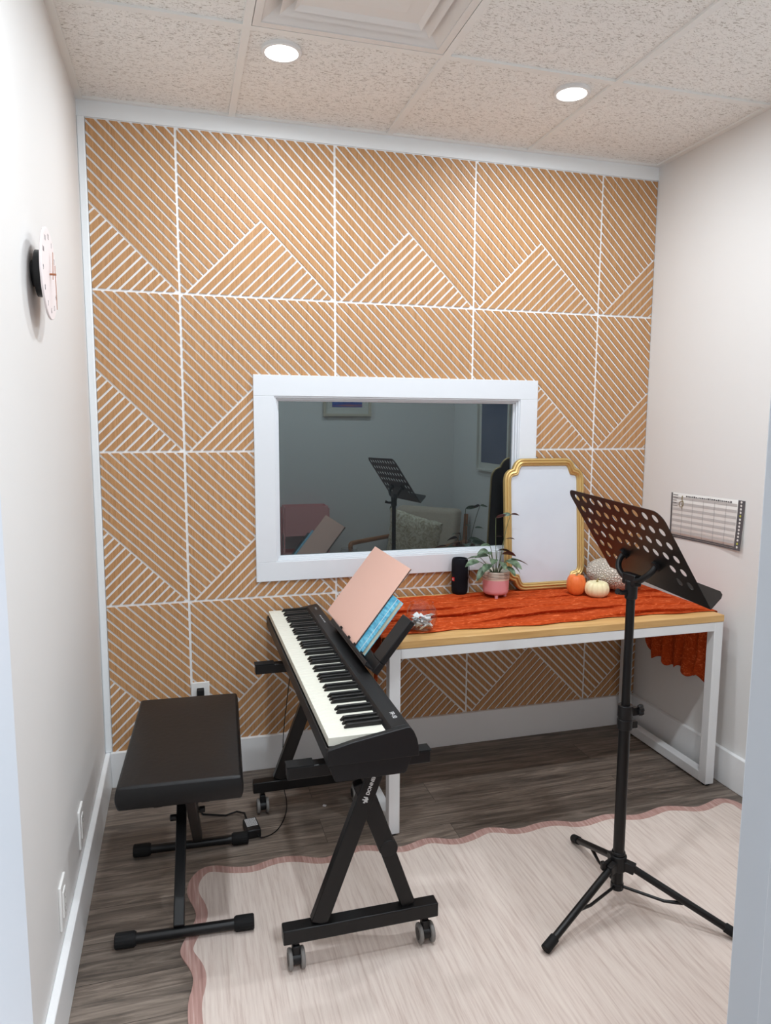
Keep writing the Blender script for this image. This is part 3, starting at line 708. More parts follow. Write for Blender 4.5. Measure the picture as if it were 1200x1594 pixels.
# ------------------------------------------------------------------ potted plant
def plant():
    c = (1.590, -0.150, RT)
    t = thing('potted_plant', 'leafy houseplant in pink and cream footed ceramic pot', 'potted plant', c)
    obj('pot', MB().lathe([(0, 0.016), (0.046, 0.016), (0.0525, 0.022), (0.0545, 0.034), (0.0555, 0.078)], 48), 'pot_pink', t, local=True, ang=60)
    mb = MB().lathe([(0.0555, 0.078), (0.0562, 0.081), (0.0565, 0.112), (0.0545, 0.1145), (0.0515, 0.112), (0.0500, 0.095)], 48)
    rim = obj('pot_rim', mb, 'pot_cream', t, local=True, ang=60)
    mb = MB()
    for k, z in enumerate((0.086, 0.091, 0.096, 0.101, 0.106)):
        pts = [(0.0567 * math.cos(a), 0.0567 * math.sin(a), z + 0.0012 * math.sin(a * 3 + k * 2)) for a in [2 * PI * q / 40 for q in range(41)]]
        mb.tube(pts, 0.0007, 5, caps=False)
    obj('glaze_lines', mb, 'pot_line', rim, local=True)
    for a in (-1.9, -0.35, 1.9):
        x, y = 0.036 * math.cos(a), 0.036 * math.sin(a)
        obj('foot', MB().cyl((x * 1.12, y * 1.12, 0), (x, y, 0.020), 0.006, 0.010, 20), 'pot_pink', t, local=True)
    obj('soil', MB().lathe([(0.0515, 0.098), (0.03, 0.101), (0, 0.103)], 30), 'soil', t, local=True)
    stems = MB(); leaves = MB(); leaves.fixn = False; rnd = random.Random(5)
    def leaf(p, az, el, L, wd, roll=0.0, droop=0.5):
        p = Vector(p); d = Vector((math.cos(az) * math.cos(el), math.sin(az) * math.cos(el), math.sin(el)))
        s = d.cross(Vector((0, 0, 1))).normalized(); nr = s.cross(d).normalized()
        s = (s * math.cos(roll) + nr * math.sin(roll)); nr = s.cross(d).normalized()
        V = []
        n = 8
        for i in range(n + 1):
            u = i / n; w_ = wd * (math.sin(PI * min(1, u ** 0.8)) ** 0.75) if 0 < u < 1 else 0.0004
            cpos = p + d * (L * u) - Vector((0, 0, 1)) * (droop * L * u * u * 0.6)
            V.append([leaves.bm.verts.new(cpos + s * (w_ * k) + nr * (abs(k) * w_ * 0.28)) for k in (-1, -0.5, 0, 0.5, 1)])
        for A, B in zip(V, V[1:]):
            for k in range(4): leaves._f([A[k], A[k + 1], B[k + 1], B[k]])
    def stem(p0, p1, bend=(0, 0, 0), r=0.0014):
        p0, p1 = Vector(p0), Vector(p1); m_ = (p0 + p1) / 2 + Vector(bend); pts = []
        for i in range(9):
            u = i / 8; pts.append(p0 * (1 - u) ** 2 + m_ * 2 * u * (1 - u) + p1 * u * u)
        stems.tube(pts, r, 6)
    # x right, y back, z up, metres from pot base; lower rosette
    spec = [(-0.085, -0.02, 0.160, PI + 0.2, 0.05, 0.055, 0.016, 0.3), (-0.045, -0.04, 0.150, PI + 0.7, -0.15, 0.045, 0.017, 0.0), (-0.030, 0.01, 0.175, PI - 0.2, 0.15, 0.048, 0.016, 0.3),
            (-0.062, -0.035, 0.140, PI + 0.4, -0.6, 0.050, 0.014, 0.2), (-0.02, -0.03, 0.168, -2.2, 0.0, 0.040, 0.014, 0.1), (0.000, -0.045, 0.160, -1.7, -0.2, 0.040, 0.015, 0.4),
            (0.030, -0.030, 0.160, -0.9, -0.1, 0.058, 0.020, -0.2), (0.050, -0.020, 0.162, -0.3, 0.0, 0.062, 0.019, 0.1), (0.028, 0.010, 0.180, 0.2, 0.1, 0.060, 0.014, 0.6),
            (0.010, 0.015, 0.195, 0.1, 0.1, 0.055, 0.012, 0.4), (0.050, 0.000, 0.150, -0.5, -0.5, 0.050, 0.018, 0.0), (-0.040, 0.00, 0.200, PI + 0.1, 0.05, 0.040, 0.011, 0.7),
            (-0.028, 0.0, 0.218, PI - 0.3, 0.3, 0.036, 0.013, 0.2), (0.02, -0.05, 0.140, -1.2, -0.3, 0.045, 0.016, 0.1), (-0.01, 0.03, 0.175, 1.8, 0.2, 0.05, 0.015, 0.1), (-0.06, 0.03, 0.165, 2.6, 0.1, 0.05, 0.015, 0.0)]
    for x, y, z, az, el, L, wd, roll in spec:
        stem((x * 0.22, y * 0.22, 0.100), (x, y, z), (0, 0, 0.012)); leaf((x, y, z), az, el, L * 1.30, wd * 1.25, roll)
    # two tall stems with small leaves
    stem((0.005, 0.0, 0.1), (-0.004, 0.005, 0.338), (-0.006, 0, 0), 0.0013); leaf((-0.004, 0.005, 0.338), 0.15, 0.25, 0.062, 0.009, 1.1, 0.2); leaf((-0.003, 0.004, 0.258), 0.0, 0.05, 0.030, 0.007, 0.3, 0.2)
    stem((0.015, 0.0, 0.1), (0.066, 0.01, 0.350), (-0.014, 0, 0.02), 0.0013); leaf((0.066, 0.01, 0.350), 2.9, -0.05, 0.040, 0.009, 1.0, 0.1); leaf((0.066, 0.01, 0.350), 0.0, -0.05, 0.040, 0.010, 0.5, 0.2); leaf((0.044, 0.006, 0.245), 0.1, 0.15, 0.045, 0.011, 0.3, 0.4)
    obj('stems', stems, 'stem', t, local=True)
    obj('foliage', leaves, 'leaf', t, local=True, ang=180)
plant()

# ------------------------------------------------------------------ glass bowl with paper slips
bc = Vector((1.124, -0.545, DZ + 0.0035))
bl = thing('glass_bowl', 'round clear glass bowl at the left end of the desk', 'bowl', tuple(bc))
op = [(0, 0.0), (0.024, 0.0), (0.034, 0.006), (0.047, 0.022), (0.055, 0.045), (0.056, 0.062), (0.050, 0.084), (0.041, 0.098), (0.0405, 0.102), (0.042, 0.104)]
ip = [(0.0405, 0.1045), (0.039, 0.102), (0.0395, 0.098), (0.0482, 0.083), (0.0540, 0.062), (0.053, 0.046), (0.045, 0.024), (0.032, 0.009), (0.02, 0.004), (0, 0.004)]
obj('bowl', MB().lathe(op + ip, 48), 'glass', bl, local=True, ang=60)
rnd = random.Random(11)
for k in range(24):
    mb = MB(); a = k * 2.4; r = rnd.uniform(0.018, 0.033); z = 0.018 + k * 0.0017
    ctr = Vector((r * math.cos(a), r * math.sin(a), z)); e = Matrix.Rotation(rnd.uniform(0, 3.1), 3, 'Z') @ Matrix.Rotation(rnd.uniform(-0.75, 0.75), 3, 'X')
    L, wd, th = rnd.uniform(0.013, 0.018), rnd.uniform(0.010, 0.014), 0.004
    mb.grid(lambda u, v: bc + ctr + e @ Vector(((u - .5) * 2 * L, (v - .5) * 2 * wd, th * math.sin(u * 5 + v * 3))), 8, 3)
    o = obj('paper_slip', mb, 'white_paper', base=tuple(bc), ang=180)
    s_ = o.modifiers.new('solid', 'SOLIDIFY'); s_.thickness = 0.0006
    mark(o, 'folded white paper slip inside the round glass bowl', 'paper slip', 'paper slips in the glass bowl')

# ------------------------------------------------------------------ pumpkins
def pumpkin(name, label, c, R, H, nr, depth, m, stem_h=0.014, lump=0.0):
    t = thing(name, label, 'pumpkin', c)
    prof = []
    for k in range(25):
        a = -PI / 2 + PI * k / 24; r = R * max(0.0, math.cos(a)) ** 0.62; z = H / 2 + H / 2 * math.sin(a)
        if k > 19: z -= H * 0.10 * (k - 19) / 5
        if k < 3: z += H * 0.03 * (3 - k) / 3
        prof.append((r if 0 < k < 24 else 0, z))
    prof[0] = (0, prof[1][1]); prof[-1] = (0, prof[-2][1] - 0.001)
    zmin = min(p[1] for p in prof); prof = [(r, z - zmin) for r, z in prof]
    rad = lambda th, r, z: (1 - depth * (1 - abs(math.sin(th * nr / 2)) ** 0.6)) * (1 + lump * math.sin(th * 3 + 1))
    obj('flesh', MB().lathe(prof, nr * 12, rad=rad), m, t, local=True, ang=180)
    zt = prof[-1][1]
    obj('stem', MB().tube([(0, 0, zt - 0.004), (0.001, 0, zt + stem_h * 0.5), (0.004, -0.002, zt + stem_h)], [0.006, 0.0035, 0.003], 8), 'pumpkin_stem', t, local=True)
    return t
pumpkin('pumpkin', 'small smooth orange pumpkin beside the gold frame', (1.942, -0.205, RT + 0.001), 0.041, 0.094, 9, 0.05, 'pumpkin_orange', 0.012)
pumpkin('pumpkin', 'small cream white pumpkin in front of the textured one', (2.008, -0.262, RT + 0.001), 0.052, 0.072, 12, 0.07, 'pumpkin_white', 0.016)
big = thing('textured_pumpkin', 'large cream pumpkin covered in lace relief, behind the small ones', 'pumpkin', (2.145, -0.165, RT + 0.001))
mb = MB(); prof = []
for k in range(33):
    a = -PI / 2 + PI * k / 32; prof.append((0.122 * max(0, math.cos(a)) ** 0.8 if 0 < k < 32 else 0, 0.066 + 0.066 * math.sin(a) - (0.005 * max(0, (k - 26)) / 6)))
zb = min(p[1] for p in prof); prof = [(r, z - zb) for r, z in prof]
mb.lathe(prof, 120, rad=lambda th, r, z: (1 - 0.02 * (1 - abs(math.sin(th * 4)) ** 0.6)))
bmesh.ops.transform(mb.bm, matrix=Matrix.Translation((0, 0, 0.0)) @ Matrix.Rotation(math.radians(9), 4, 'Y'), verts=mb.bm.verts)
zmn = min(v.co.z for v in mb.bm.verts); bmesh.ops.translate(mb.bm, vec=(0, 0, -zmn), verts=mb.bm.verts)
obj('shell', mb, 'knit', big, local=True, ang=180)

# ------------------------------------------------------------------ practice chart on the right wall
ch = thing('practice_chart', 'white practice chart with black borders taped to the right wall', 'poster', (XR, -0.425, 0.95))
def chart_pt(u, v, off=0.0):
    """u 0..1 left to right, v 0..1 bottom to top"""
    y = -0.210 - 0.432 * u; zt = 1.142 + 0.006 * u; zb_ = 0.946 + 0.007 * u
    z = zb_ + (zt - zb_) * v
    lift = 0.002 + 0.012 * (max(0, u - 0.45) / 0.55) ** 2 * (1 - v) ** 1.5
    return (XR - lift - off, y, z)
def chart_patch(mb, u0, u1, v0, v1, off, n=16):
    mb.grid(lambda a, b: chart_pt(u0 + (u1 - u0) * a, v0 + (v1 - v0) * b, off), n, 4)
mb = MB(); chart_patch(mb, 0, 1, 0, 1, 0, 30); sheet = obj('sheet', mb, 'chart', ch)
sheet.modifiers.new('solid', 'SOLIDIFY').thickness = 0.0006
mb = MB(); chart_patch(mb, 0, 0.022, 0, 1, 0.0008, 2); chart_patch(mb, 0.915, 1, 0, 1, 0.0008, 6); chart_patch(mb, 0, 1, 0, 0.030, 0.0008, 24); chart_patch(mb, 0, 1, 0.040, 0.066, 0.0008, 24)
obj('border', mb, 'dark_grey', ch)
mb = MB()
for k in range(7): chart_patch(mb, 0.02, 0.905, 0.115 + k * 0.125, 0.170 + k * 0.125, 0.0008, 20)
obj('shaded_rows', mb, 'chart_band', ch)
mb = MB(); rnd = random.Random(2)
for k in range(1, 6): chart_patch(mb, 0.02 + k * 0.15, 0.0225 + k * 0.15, 0.07, 0.90, 0.0011, 1)
for k in range(5): chart_patch(mb, 0.03, 0.085 + 0.02 * rnd.random(), 0.95 - k * 0.06, 0.963 - k * 0.06, 0.0012, 1)
u = 0.22
while u < 0.82:
    w_ = 0.008 + 0.016 * rnd.random(); chart_patch(mb, u, u + w_, 0.930, 0.950 + 0.015 * rnd.random(), 0.0012, 1); u += w_ + 0.007
obj('print_marks', mb, 'chart_ink', ch)
mb = MB()
cl = []
for k in range(40):
    s = k / 39; a = s * 9.0
    cl.append(chart_pt(0.165 + (0.045 * (1 - s)) * math.cos(a + 1.6) * (1 if s < 0.6 else 0.6), 0.74 + 0.20 * s * s + 0.09 * (1 - s) * math.sin(a + 1.6), 0.0015))
cl += [chart_pt(0.17, 0.95 - 0.30 * q / 8, 0.0015) for q in range(9)]
mb.tube(cl, 0.0014, 6); obj('treble_clef', mb, 'chart_gold', ch)
for k in range(14):
    p = Vector(chart_pt(0.955, 0.965 - k * 0.069, 0.0012)); yel = k in (4, 12)
    obj('dot', MB().cyl(p, p + Vector((-0.0005, 0, 0)), 0.0046, n=12), 'chart_yellow' if yel else 'chart', ch)

# ------------------------------------------------------------------ digital piano
KY0, KY1 = -1.280, -0.022     # near and far ends
piano = thing('digital_piano', 'black 88 key digital piano on a wheeled stand', 'digital piano', (0.755, (KY0 + KY1) / 2, 0.574))
cheek = [(0.637, 0.618), (0.637, 0.652), (0.640, 0.658), (0.700, 0.672), (0.785, 0.686), (0.838, 0.6945), (0.847, 0.693), (0.856, 0.681), (0.864, 0.662), (0.869, 0.640), (0.870, 0.617)]
mb = MB().prism([(x, KY0, z) for x, z in cheek], (0, 0.018, 0)); obj('end_cheek', mb, 'black_plastic', piano, bevel=0.002)
mb = MB().prism([(x, KY1 - 0.018, z) for x, z in cheek], (0, 0.018, 0)); obj('end_cheek', mb, 'black_plastic', piano, bevel=0.002)
rear = [(0.790, 0.615), (0.790, 0.676), (0.803, 0.690), (0.838, 0.6945), (0.847, 0.693), (0.856, 0.681), (0.864, 0.662), (0.869, 0.640), (0.870, 0.617)]
mb = MB().prism([(x, KY0 + 0.018, z) for x, z in rear], (0, KY1 - KY0 - 0.036, 0))
mb.box((0.637, KY0 + 0.018, 0.617), (0.6425, KY1 - 0.018, 0.656)).box((0.6425, KY0 + 0.018, 0.617), (0.790, KY1 - 0.018, 0.640))
obj('case', mb, 'black_plastic', piano, bevel=0.001)
under = [(0.643, 0.617), (0.655, 0.578), (0.660, 0.574), (0.832, 0.574), (0.838, 0.578), (0.852, 0.617)]
mb = MB().prism([(x, KY0 + 0.004, z) for x, z in under], (0, KY1 - KY0 - 0.008, 0)); obj('underside', mb, 'black_plastic', piano, bevel=0.0015)
top_slope = Vector((0.035, 0, 0.0045)).normalized()
fp = obj('model_lettering', MB().add_mesh(text_mesh('FP-10', 0.017, 0.0001), basis((0.826, KY0 + 0.085, 0.6932), (0, -1, 0), top_slope)), 'white_print', piano, smooth=False)
obj('maker_lettering', MB().add_mesh(text_mesh('Roland', 0.012, 0.0001), basis((0.828, KY1 - 0.07, 0.6934), (0, -1, 0), top_slope)), 'grey_print', piano, smooth=False)
mb = MB()
for k in range(5): mb.box((0.822, KY1 - 0.19 - k * 0.022, 0.6925), (0.827, KY1 - 0.178 - k * 0.022, 0.6936))
obj('buttons', mb, 'grey_print', piano)
# keys: 52 white, 36 black; bass at the far (player's left) end
ky0, ky1 = KY0 + 0.019, KY1 - 0.019; wp = (ky1 - ky0) / 52
def linked(o, parent, dy):
    c = o.copy(); COL.objects.link(c); c.parent = parent; c.location = (o.location[0], o.location[1] + dy, o.location[2]); return c
yk = ky1 - wp
wk = obj('white_key', MB().box((0.6435, yk + 0.0004, 0.660), (0.7895, yk + wp - 0.0004, 0.6815)), 'key_white', piano, bevel=0.0008)
for k in range(1, 52): linked(wk, piano, -k * wp)
bx0, bx1 = 0.692, 0.7895
def bkey(yc):
    h = 0.0056; mb = MB()
    mb.hexa([(bx0, yc - h, 0.6817), (bx1, yc - h, 0.6817), (bx1, yc + h, 0.6817), (bx0, yc + h, 0.6817), (bx0 + 0.009, yc - h * 0.78, 0.6925), (bx1, yc - h * 0.78, 0.6935), (bx1, yc + h * 0.78, 0.6935), (bx0 + 0.009, yc + h * 0.78, 0.6925)])
    return mb
bk0 = None
names = 'ABCDEFG'
for k in range(51):            # black key after white k when not B->C or E->F
    nm = names[k % 7]
    if nm in 'BE': continue
    yc = ky1 - (k + 1) * wp
    if bk0 is None: bk0 = obj('black_key', bkey(yc), 'key_black', piano, bevel=0.001); y_first = yc
    else: linked(bk0, piano, yc - y_first)

# music rest, leaning back over the rear edge
TL = 0.663; VR = Vector((math.sin(TL), 0, math.cos(TL))); NR = Vector((-math.cos(TL), 0, math.sin(TL)))   # NR faces the player
rest = thing('music_rest', 'black open framed music rest plugged into the piano top', 'music rest', (0.862, -0.64, 0.694))
RB = Vector((0.866, 0, 0.700)); ry0, ry1 = -0.885, -0.375
def R3(y, s, n): return RB + Vector((0, y, 0)) + VR * s + NR * n
def slab(mb, ya, yb, s0, s1, n0, n1):
    mb.hexa([R3(ya, s0, n0), R3(yb, s0, n0), R3(yb, s0, n1), R3(ya, s0, n1), R3(ya, s1, n0), R3(yb, s1, n0), R3(yb, s1, n1), R3(ya, s1, n1)])
mb = MB(); slab(mb, ry0, ry1, -0.010, 0.026, -0.012, 0.008); obj('bottom_bar', mb, 'black_plastic', rest, bevel=0.002)
mb = MB(); slab(mb, ry0, ry0 + 0.078, 0.026, 0.182, -0.012, 0.008); obj('side_arm', mb, 'black_plastic', rest, bevel=0.003)
mb = MB(); slab(mb, ry1 - 0.078, ry1, 0.026, 0.182, -0.012, 0.008); obj('side_arm', mb, 'black_plastic', rest, bevel=0.003)
mb = MB(); slab(mb, ry0 + 0.21, ry1 - 0.21, 0.026, 0.150, -0.010, 0.006); obj('centre_brace', mb, 'black_plastic', rest, bevel=0.003)
mb = MB(); slab(mb, ry0 + 0.004, ry1 - 0.004, -0.008, -0.002, 0.008, 0.042); slab(mb, ry0 + 0.004, ry1 - 0.004, -0.002, 0.006, 0.038, 0.042); obj('ledge', mb, 'black_plastic', rest, bevel=0.001)
mb = MB()
for y in (-0.5, -0.62, -0.70, -0.79): slab(mb, y - 0.010, y + 0.010, 0.0, 0.012, 0.034, 0.0375)
obj('page_holder', mb, 'black_soft', rest, bevel=0.001)

# blue thick book behind the pink folder
bk = thing('blue_book', 'thick blue covered book standing behind the pink folder', 'book', tuple(R3(-0.67, 0.0, 0.014)))
mb = MB(); slab(mb, -0.766, -0.585, 0.002, 0.208, 0.0222, 0.0245); obj('front_cover', mb, 'blue', bk, bevel=0.001)
mb = MB(); slab(mb, -0.766, -0.585, 0.002, 0.208, 0.0090, 0.0105); obj('back_cover', mb, 'blue', bk, bevel=0.001)
mb = MB(); slab(mb, -0.762, -0.590, 0.004, 0.205, 0.0105, 0.0222); obj('pages', mb, 'pages', bk)
mb = MB(); slab(mb, -0.590, -0.584, 0.002, 0.208, 0.0090, 0.0245); obj('spine', mb, 'blue', bk)
mb = MB(); slab(mb, -0.7415, -0.7385, 0.002, 0.208, 0.0245, 0.0252); obj('spine_ridge', mb, 'white_print', bk)  # spine ridge of the blue cover, drawn as a raised pale strip
# pink folder
fy0, fy1 = -0.690, -0.245
fo = thing('pink_folder', 'large plain pink folder leaning on the piano music rest', 'folder', tuple(R3((fy0 + fy1) / 2, 0.0, 0.03)))
mb = MB(); slab(mb, fy0, fy1, 0.004, 0.312, 0.0295, 0.0310); obj('front_cover', mb, 'pink_folder', fo)
mb = MB(); slab(mb, fy0 + 0.001, fy1, 0.004, 0.312, 0.0255, 0.0268); obj('back_cover', mb, 'folder_back', fo)
mb = MB(); slab(mb, fy0 + 0.006, fy1 - 0.002, 0.006, 0.306, 0.0270, 0.0293); obj('sheets', mb, 'white_paper', fo)

# ------------------------------------------------------------------ piano stand
st = thing('piano_stand', 'black wheeled A-frame keyboard stand under the piano', 'keyboard stand', (0.754, -0.75, 0))
SN, SF = -1.150, -0.350
def stand_side(y, near):
    obj('base_bar', MB().box((0.540, y - 0.020, 0.084), (0.968, y + 0.020, 0.124)), 'black_metal', st, bevel=0.003)
    ll = obj('leg', MB().beam((0.636, y, 0.124), (0.800, y, 0.555), 0.028, 0.046, (1, 0, 0)), 'black_metal', st, bevel=0.003)
    obj('leg', MB().beam((0.886, y + 0.004, 0.124), (0.824, y + 0.004, 0.300), 0.022, 0.040, (1, 0, 0)), 'black_metal', st, bevel=0.003)
    up = obj('upper_leg', MB().beam((0.8255, y + 0.004, 0.300), (0.752, y + 0.004, 0.500), 0.030, 0.048, (1, 0, 0)), 'black_metal', st, bevel=0.003)
    obj('leg_cap', MB().cyl((0.827, y - 0.013, 0.303), (0.827, y + 0.021, 0.303), 0.025, n=24), 'black_plastic', up, bevel=0.002)
    obj('support_arm', MB().box((0.556, y - 0.018, 0.536), (0.940, y + 0.018, 0.570)), 'black_metal', st, bevel=0.003)
    for xa, xb in ((0.554, 0.625), (0.875, 0.942)):
        obj('rubber_pad', MB().box((xa, y - 0.020, 0.5702), (xb, y + 0.020, 0.5735)), 'black_soft', st, bevel=0.001)
    for x in (0.575, 0.936):
        c = thing('caster', None, None, (0, 0, 0)); c.parent = st; c.location = (0, 0, 0); W[c] = W[st]
        z0 = RZ if near else 0.0
        obj('swivel', MB().cyl((x, y, 0.070), (x, y, 0.084), 0.008, n=16).box((x - 0.010, y - 0.012, z0 + 0.028), (x + 0.010, y + 0.016, 0.070)), 'black_plastic', c, bevel=0.003)
        for s in (-1, 1):
            obj('wheel', MB().cyl((x + s * 0.011, y - 0.004, z0 + 0.0275), (x + s * 0.022, y - 0.004, z0 + 0.0275), 0.0275, n=32), 'grey_wheel', c, bevel=0.004, seg=3)
        obj('hub', MB().cyl((x - 0.0228, y - 0.004, z0 + 0.0275), (x + 0.0228, y - 0.004, z0 + 0.0275), 0.016, n=24), 'black_plastic', c)
    return ll
ll = stand_side(SN, True); stand_side(SF, False)
obj('spreader_bar', MB().box((0.772, SN + 0.02, 0.490), (0.802, SF - 0.02, 0.520)), 'black_metal', st, bevel=0.003)
# lettering along the near long leg
d = Vector((0.800 - 0.636, 0, 0.555 - 0.124)).normalized(); p0 = Vector((0.636, SN - 0.0145, 0.124))
mid = p0 + d * 0.372
letter = obj('maker_lettering', MB().add_mesh(text_mesh('DONNER', 0.0132, 0.0004, 'LEFT', 0.0004), basis(p0 + d * 0.367, d, (-d.z, 0, d.x))), 'white_print', st, smooth=False)
mb = MB(); q0 = p0 + d * 0.345; side = Vector((-d.z, 0, d.x))
for k, hgt in enumerate((0.005, 0.010, 0.015, 0.009, 0.012)):
    c = q0 + d * (k * 0.0036) + side * (0.002 * (-1) ** k); mb.beam(c - side * hgt / 2, c + side * hgt / 2, 0.0028, 0.0008, (0, 1, 0))
obj('maker_emblem', mb, 'white_print', st, smooth=False)

# ------------------------------------------------------------------ piano bench (local: length along y)
bz = 0.49; ba = math.radians(-3.0)
bench = thing('piano_bench', 'black padded piano bench on folding X legs beside the left wall', 'bench', (0.306, -0.745, 0), ba)
def cushion():
    mb = MB(); x0, x1, y0, y1, z0, z1 = -0.160, 0.160, -0.262, 0.352, bz - 0.066, bz
    mb.box((x0, y0, z0), (x1, y1, z1))
    bmesh.ops.subdivide_edges(mb.bm, edges=mb.bm.edges[:], cuts=9, use_grid_fill=True)
    for v in mb.bm.verts:
        u = (v.co.x - x0) / (x1 - x0) * 2 - 1; w_ = (v.co.y - y0) / (y1 - y0) * 2 - 1; h = (v.co.z - z0) / (z1 - z0)
        if h > 0.5: v.co.z += 0.009 * (1 - u ** 4) * (1 - w_ ** 4) * (h - 0.5) * 2
        pinch = 0.006 * math.sin(h * PI)
        if abs(u) > 0.999: v.co.x += math.copysign(pinch, u)
        if abs(w_) > 0.999: v.co.y += math.copysign(pinch, w_)
    return mb
obj('cushion', cushion(), 'leather', bench, local=True, bevel=0.006, seg=3, ang=40)
mb = MB(); zt = bz - 0.003
c8 = [(-0.158, -0.260), (0.158, -0.260), (0.158, 0.350), (-0.158, 0.350)]
for a, b in zip(c8, c8[1:] + c8[:1]): mb.tube([(a[0], a[1], zt - 0.004), (b[0], b[1], zt - 0.004)], 0.0028, 8)
obj('piping', mb, 'leather', bench, local=True)
obj('seat_frame', MB().box((-0.075, -0.215, bz - 0.092), (-0.050, 0.300, bz - 0.067)).box((0.050, -0.215, bz - 0.092), (0.075, 0.300, bz - 0.067)), 'black_metal', bench, local=True, bevel=0.003)
obj('leg', MB().beam((-0.018, -0.218, 0.040), (-0.018, 0.262, bz - 0.072), 0.030, 0.030, (1, 0, 0)), 'black_metal', bench, local=True, bevel=0.003)
obj('leg', MB().beam((0.020, 0.218, 0.040), (0.020, -0.190, bz - 0.072), 0.030, 0.030, (1, 0, 0)), 'black_metal', bench, local=True, bevel=0.003)
for y, z0 in ((-0.218, RZ), (0.218, 0.0)):
    fb = obj('foot_bar', MB().cyl((-0.160, y, z0 + 0.021), (0.160, y, z0 + 0.021), 0.0145, n=24), 'black_metal', bench, local=True)
    for s in (-1, 1):
        mb = MB()
        mb.lathe([(0, 0), (0.018, 0), (0.0205, 0.003), (0.0205, 0.050), (0.017, 0.056), (0.0145, 0.056)], 36, rad=lambda t, r, z: 1 + (0.03 if r > 0.018 else 0) * math.cos(t * 18))
        bmesh.ops.transform(mb.bm, matrix=Matrix.Translation((s * 0.188, y, z0 + 0.0212)) @ Matrix.Rotation(-s * PI / 2, 4, 'Y'), verts=mb.bm.verts)
        obj('rubber_cap', mb, 'black_soft', fb, local=True)
obj('pivot_knob', MB().cyl((-0.050, 0.0, 0.245), (-0.030, 0.0, 0.245), 0.010, n=16), 'black_plastic', bench, local=True, bevel=0.002)
obj('pivot_knob', MB().cyl((0.036, 0.0, 0.262), (0.054, 0.0, 0.262), 0.010, n=16), 'black_plastic', bench, local=True, bevel=0.002)

# ------------------------------------------------------------------ power cord and adapter
pc = thing('power_adapter', 'black power adapter with white printed label on the floor', 'power adapter', (0.522, -0.470, 0), 0.12)
obj('brick', MB().box((-0.024, -0.048, 0.0005), (0.024, 0.038, 0.032)), 'black_plastic', pc, local=True, bevel=0.004)
lb = obj('label_plate', MB().box((-0.019, -0.020, 0.0321), (0.019, 0.030, 0.0324)), 'label_white', pc, local=True)
mb = MB(); rnd = random.Random(8)
for r in range(9):
    x = -0.017
    while x < 0.014:
        w_ = rnd.uniform(0.002, 0.006); mb.box((x, -0.0175 + r * 0.0052, 0.0325), (x + w_, -0.0155 + r * 0.0052, 0.0327)); x += w_ + 0.0018
obj('label_print', mb, 'chart_ink', lb, local=True, smooth=False)
obj('mains_cable', MB().tube([(0.512, -0.425, 0.012), (0.505, -0.38, 0.022), (0.48, -0.345, 0.012), (0.44, -0.35, 0.006), (0.40, -0.335, 0.006), (0.36, -0.32, 0.006), (0.34, -0.25, 0.006), (0.352, -0.12, 0.006), (0.362, -0.06, 0.03), (0.3685, -0.05, 0.20), (0.3685, -0.045, 0.33)], 0.0034, 10), 'black_soft', pc)
obj('plug', MB().box((0.3545, -0.048, 0.334), (0.3825, -0.0155, 0.378)).cyl((0.3685, -0.045, 0.30), (0.3685, -0.042, 0.336), 0.006, n=12), 'black_soft', pc, bevel=0.003)
def smooth_path(p, n=2):
    for _ in range(n):
        q = [p[0]]
        for a, b in zip(p, p[1:]): q += [tuple(x * .75 + y * .25 for x, y in zip(a, b)), tuple(x * .25 + y * .75 for x, y in zip(a, b))]
        p = q + [p[-1]]
    return p
obj('output_cable', MB().tube(smooth_path([(0.538, -0.515, 0.012), (0.55, -0.53, 0.003), (0.61, -0.50, 0.003), (0.655, -0.40, 0.003), (0.672, -0.30, 0.003), (0.668, -0.23, 0.02), (0.672, -0.19, 0.20), (0.70, -0.19, 0.42), (0.72, -0.20, 0.575)]), 0.0018, 8), 'black_soft', pc)
o = obj('paper_scrap', MB().prism([(0.796, -0.372, 0.0005), (0.806, -0.380, 0.0005), (0.812, -0.370, 0.0005), (0.802, -0.362, 0.0005)], (0, 0, 0.002)), 'white_paper'); mark(o, 'tiny white paper scrap on the dark floor behind the stand', 'paper scrap')

# ------------------------------------------------------------------ music stand
ms = thing('music_stand', 'black perforated orchestral music stand on tripod legs on the rug', 'music stand', (1.5415, -1.160, RZ))
PXY = Vector((1.5415, -1.160))
px, py = PXY
obj('lower_tube', MB().cyl((px, py, 0.062), (px, py, 0.570), 0.0165, n=28), 'black_metal', ms)
obj('upper_tube', MB().cyl((px, py, 0.570), (px, py, 0.975), 0.0125, n=28), 'black_metal', ms)
cl = obj('clamp_collar', MB().cyl((px, py, 0.558), (px, py, 0.588), 0.0215, n=28).cyl((px, py, 0.594), (px, py, 0.630), 0.0215, n=28).box((px + 0.015, py - 0.012, 0.560), (px + 0.036, py + 0.004, 0.580)).box((px + 0.015, py - 0.012, 0.598), (px + 0.036, py + 0.004, 0.622)).cyl((px, py, 0.560), (px, py, 0.628), 0.0195, n=28), 'black_plastic', ms, bevel=0.0015)
mb = MB(); mb.lathe([(0, 0), (0.014, 0), (0.0155, 0.003), (0.0155, 0.010), (0.013, 0.013), (0, 0.013)], 48, rad=lambda t, r, z: 1 + 0.14 * math.cos(t * 6))
bmesh.ops.transform(mb.bm, matrix=basis((px + 0.046, py - 0.018, 0.616), (0, 0, 1), Vector((0.35, 0.93, 0)).normalized()), verts=mb.bm.verts)
obj('clamp_knob', mb, 'black_plastic', cl)
obj('clamp_bolt', MB().cyl((px + 0.030, py - 0.008, 0.612), (px + 0.052, py - 0.016, 0.615), 0.004, n=12), 'black_plastic', cl)
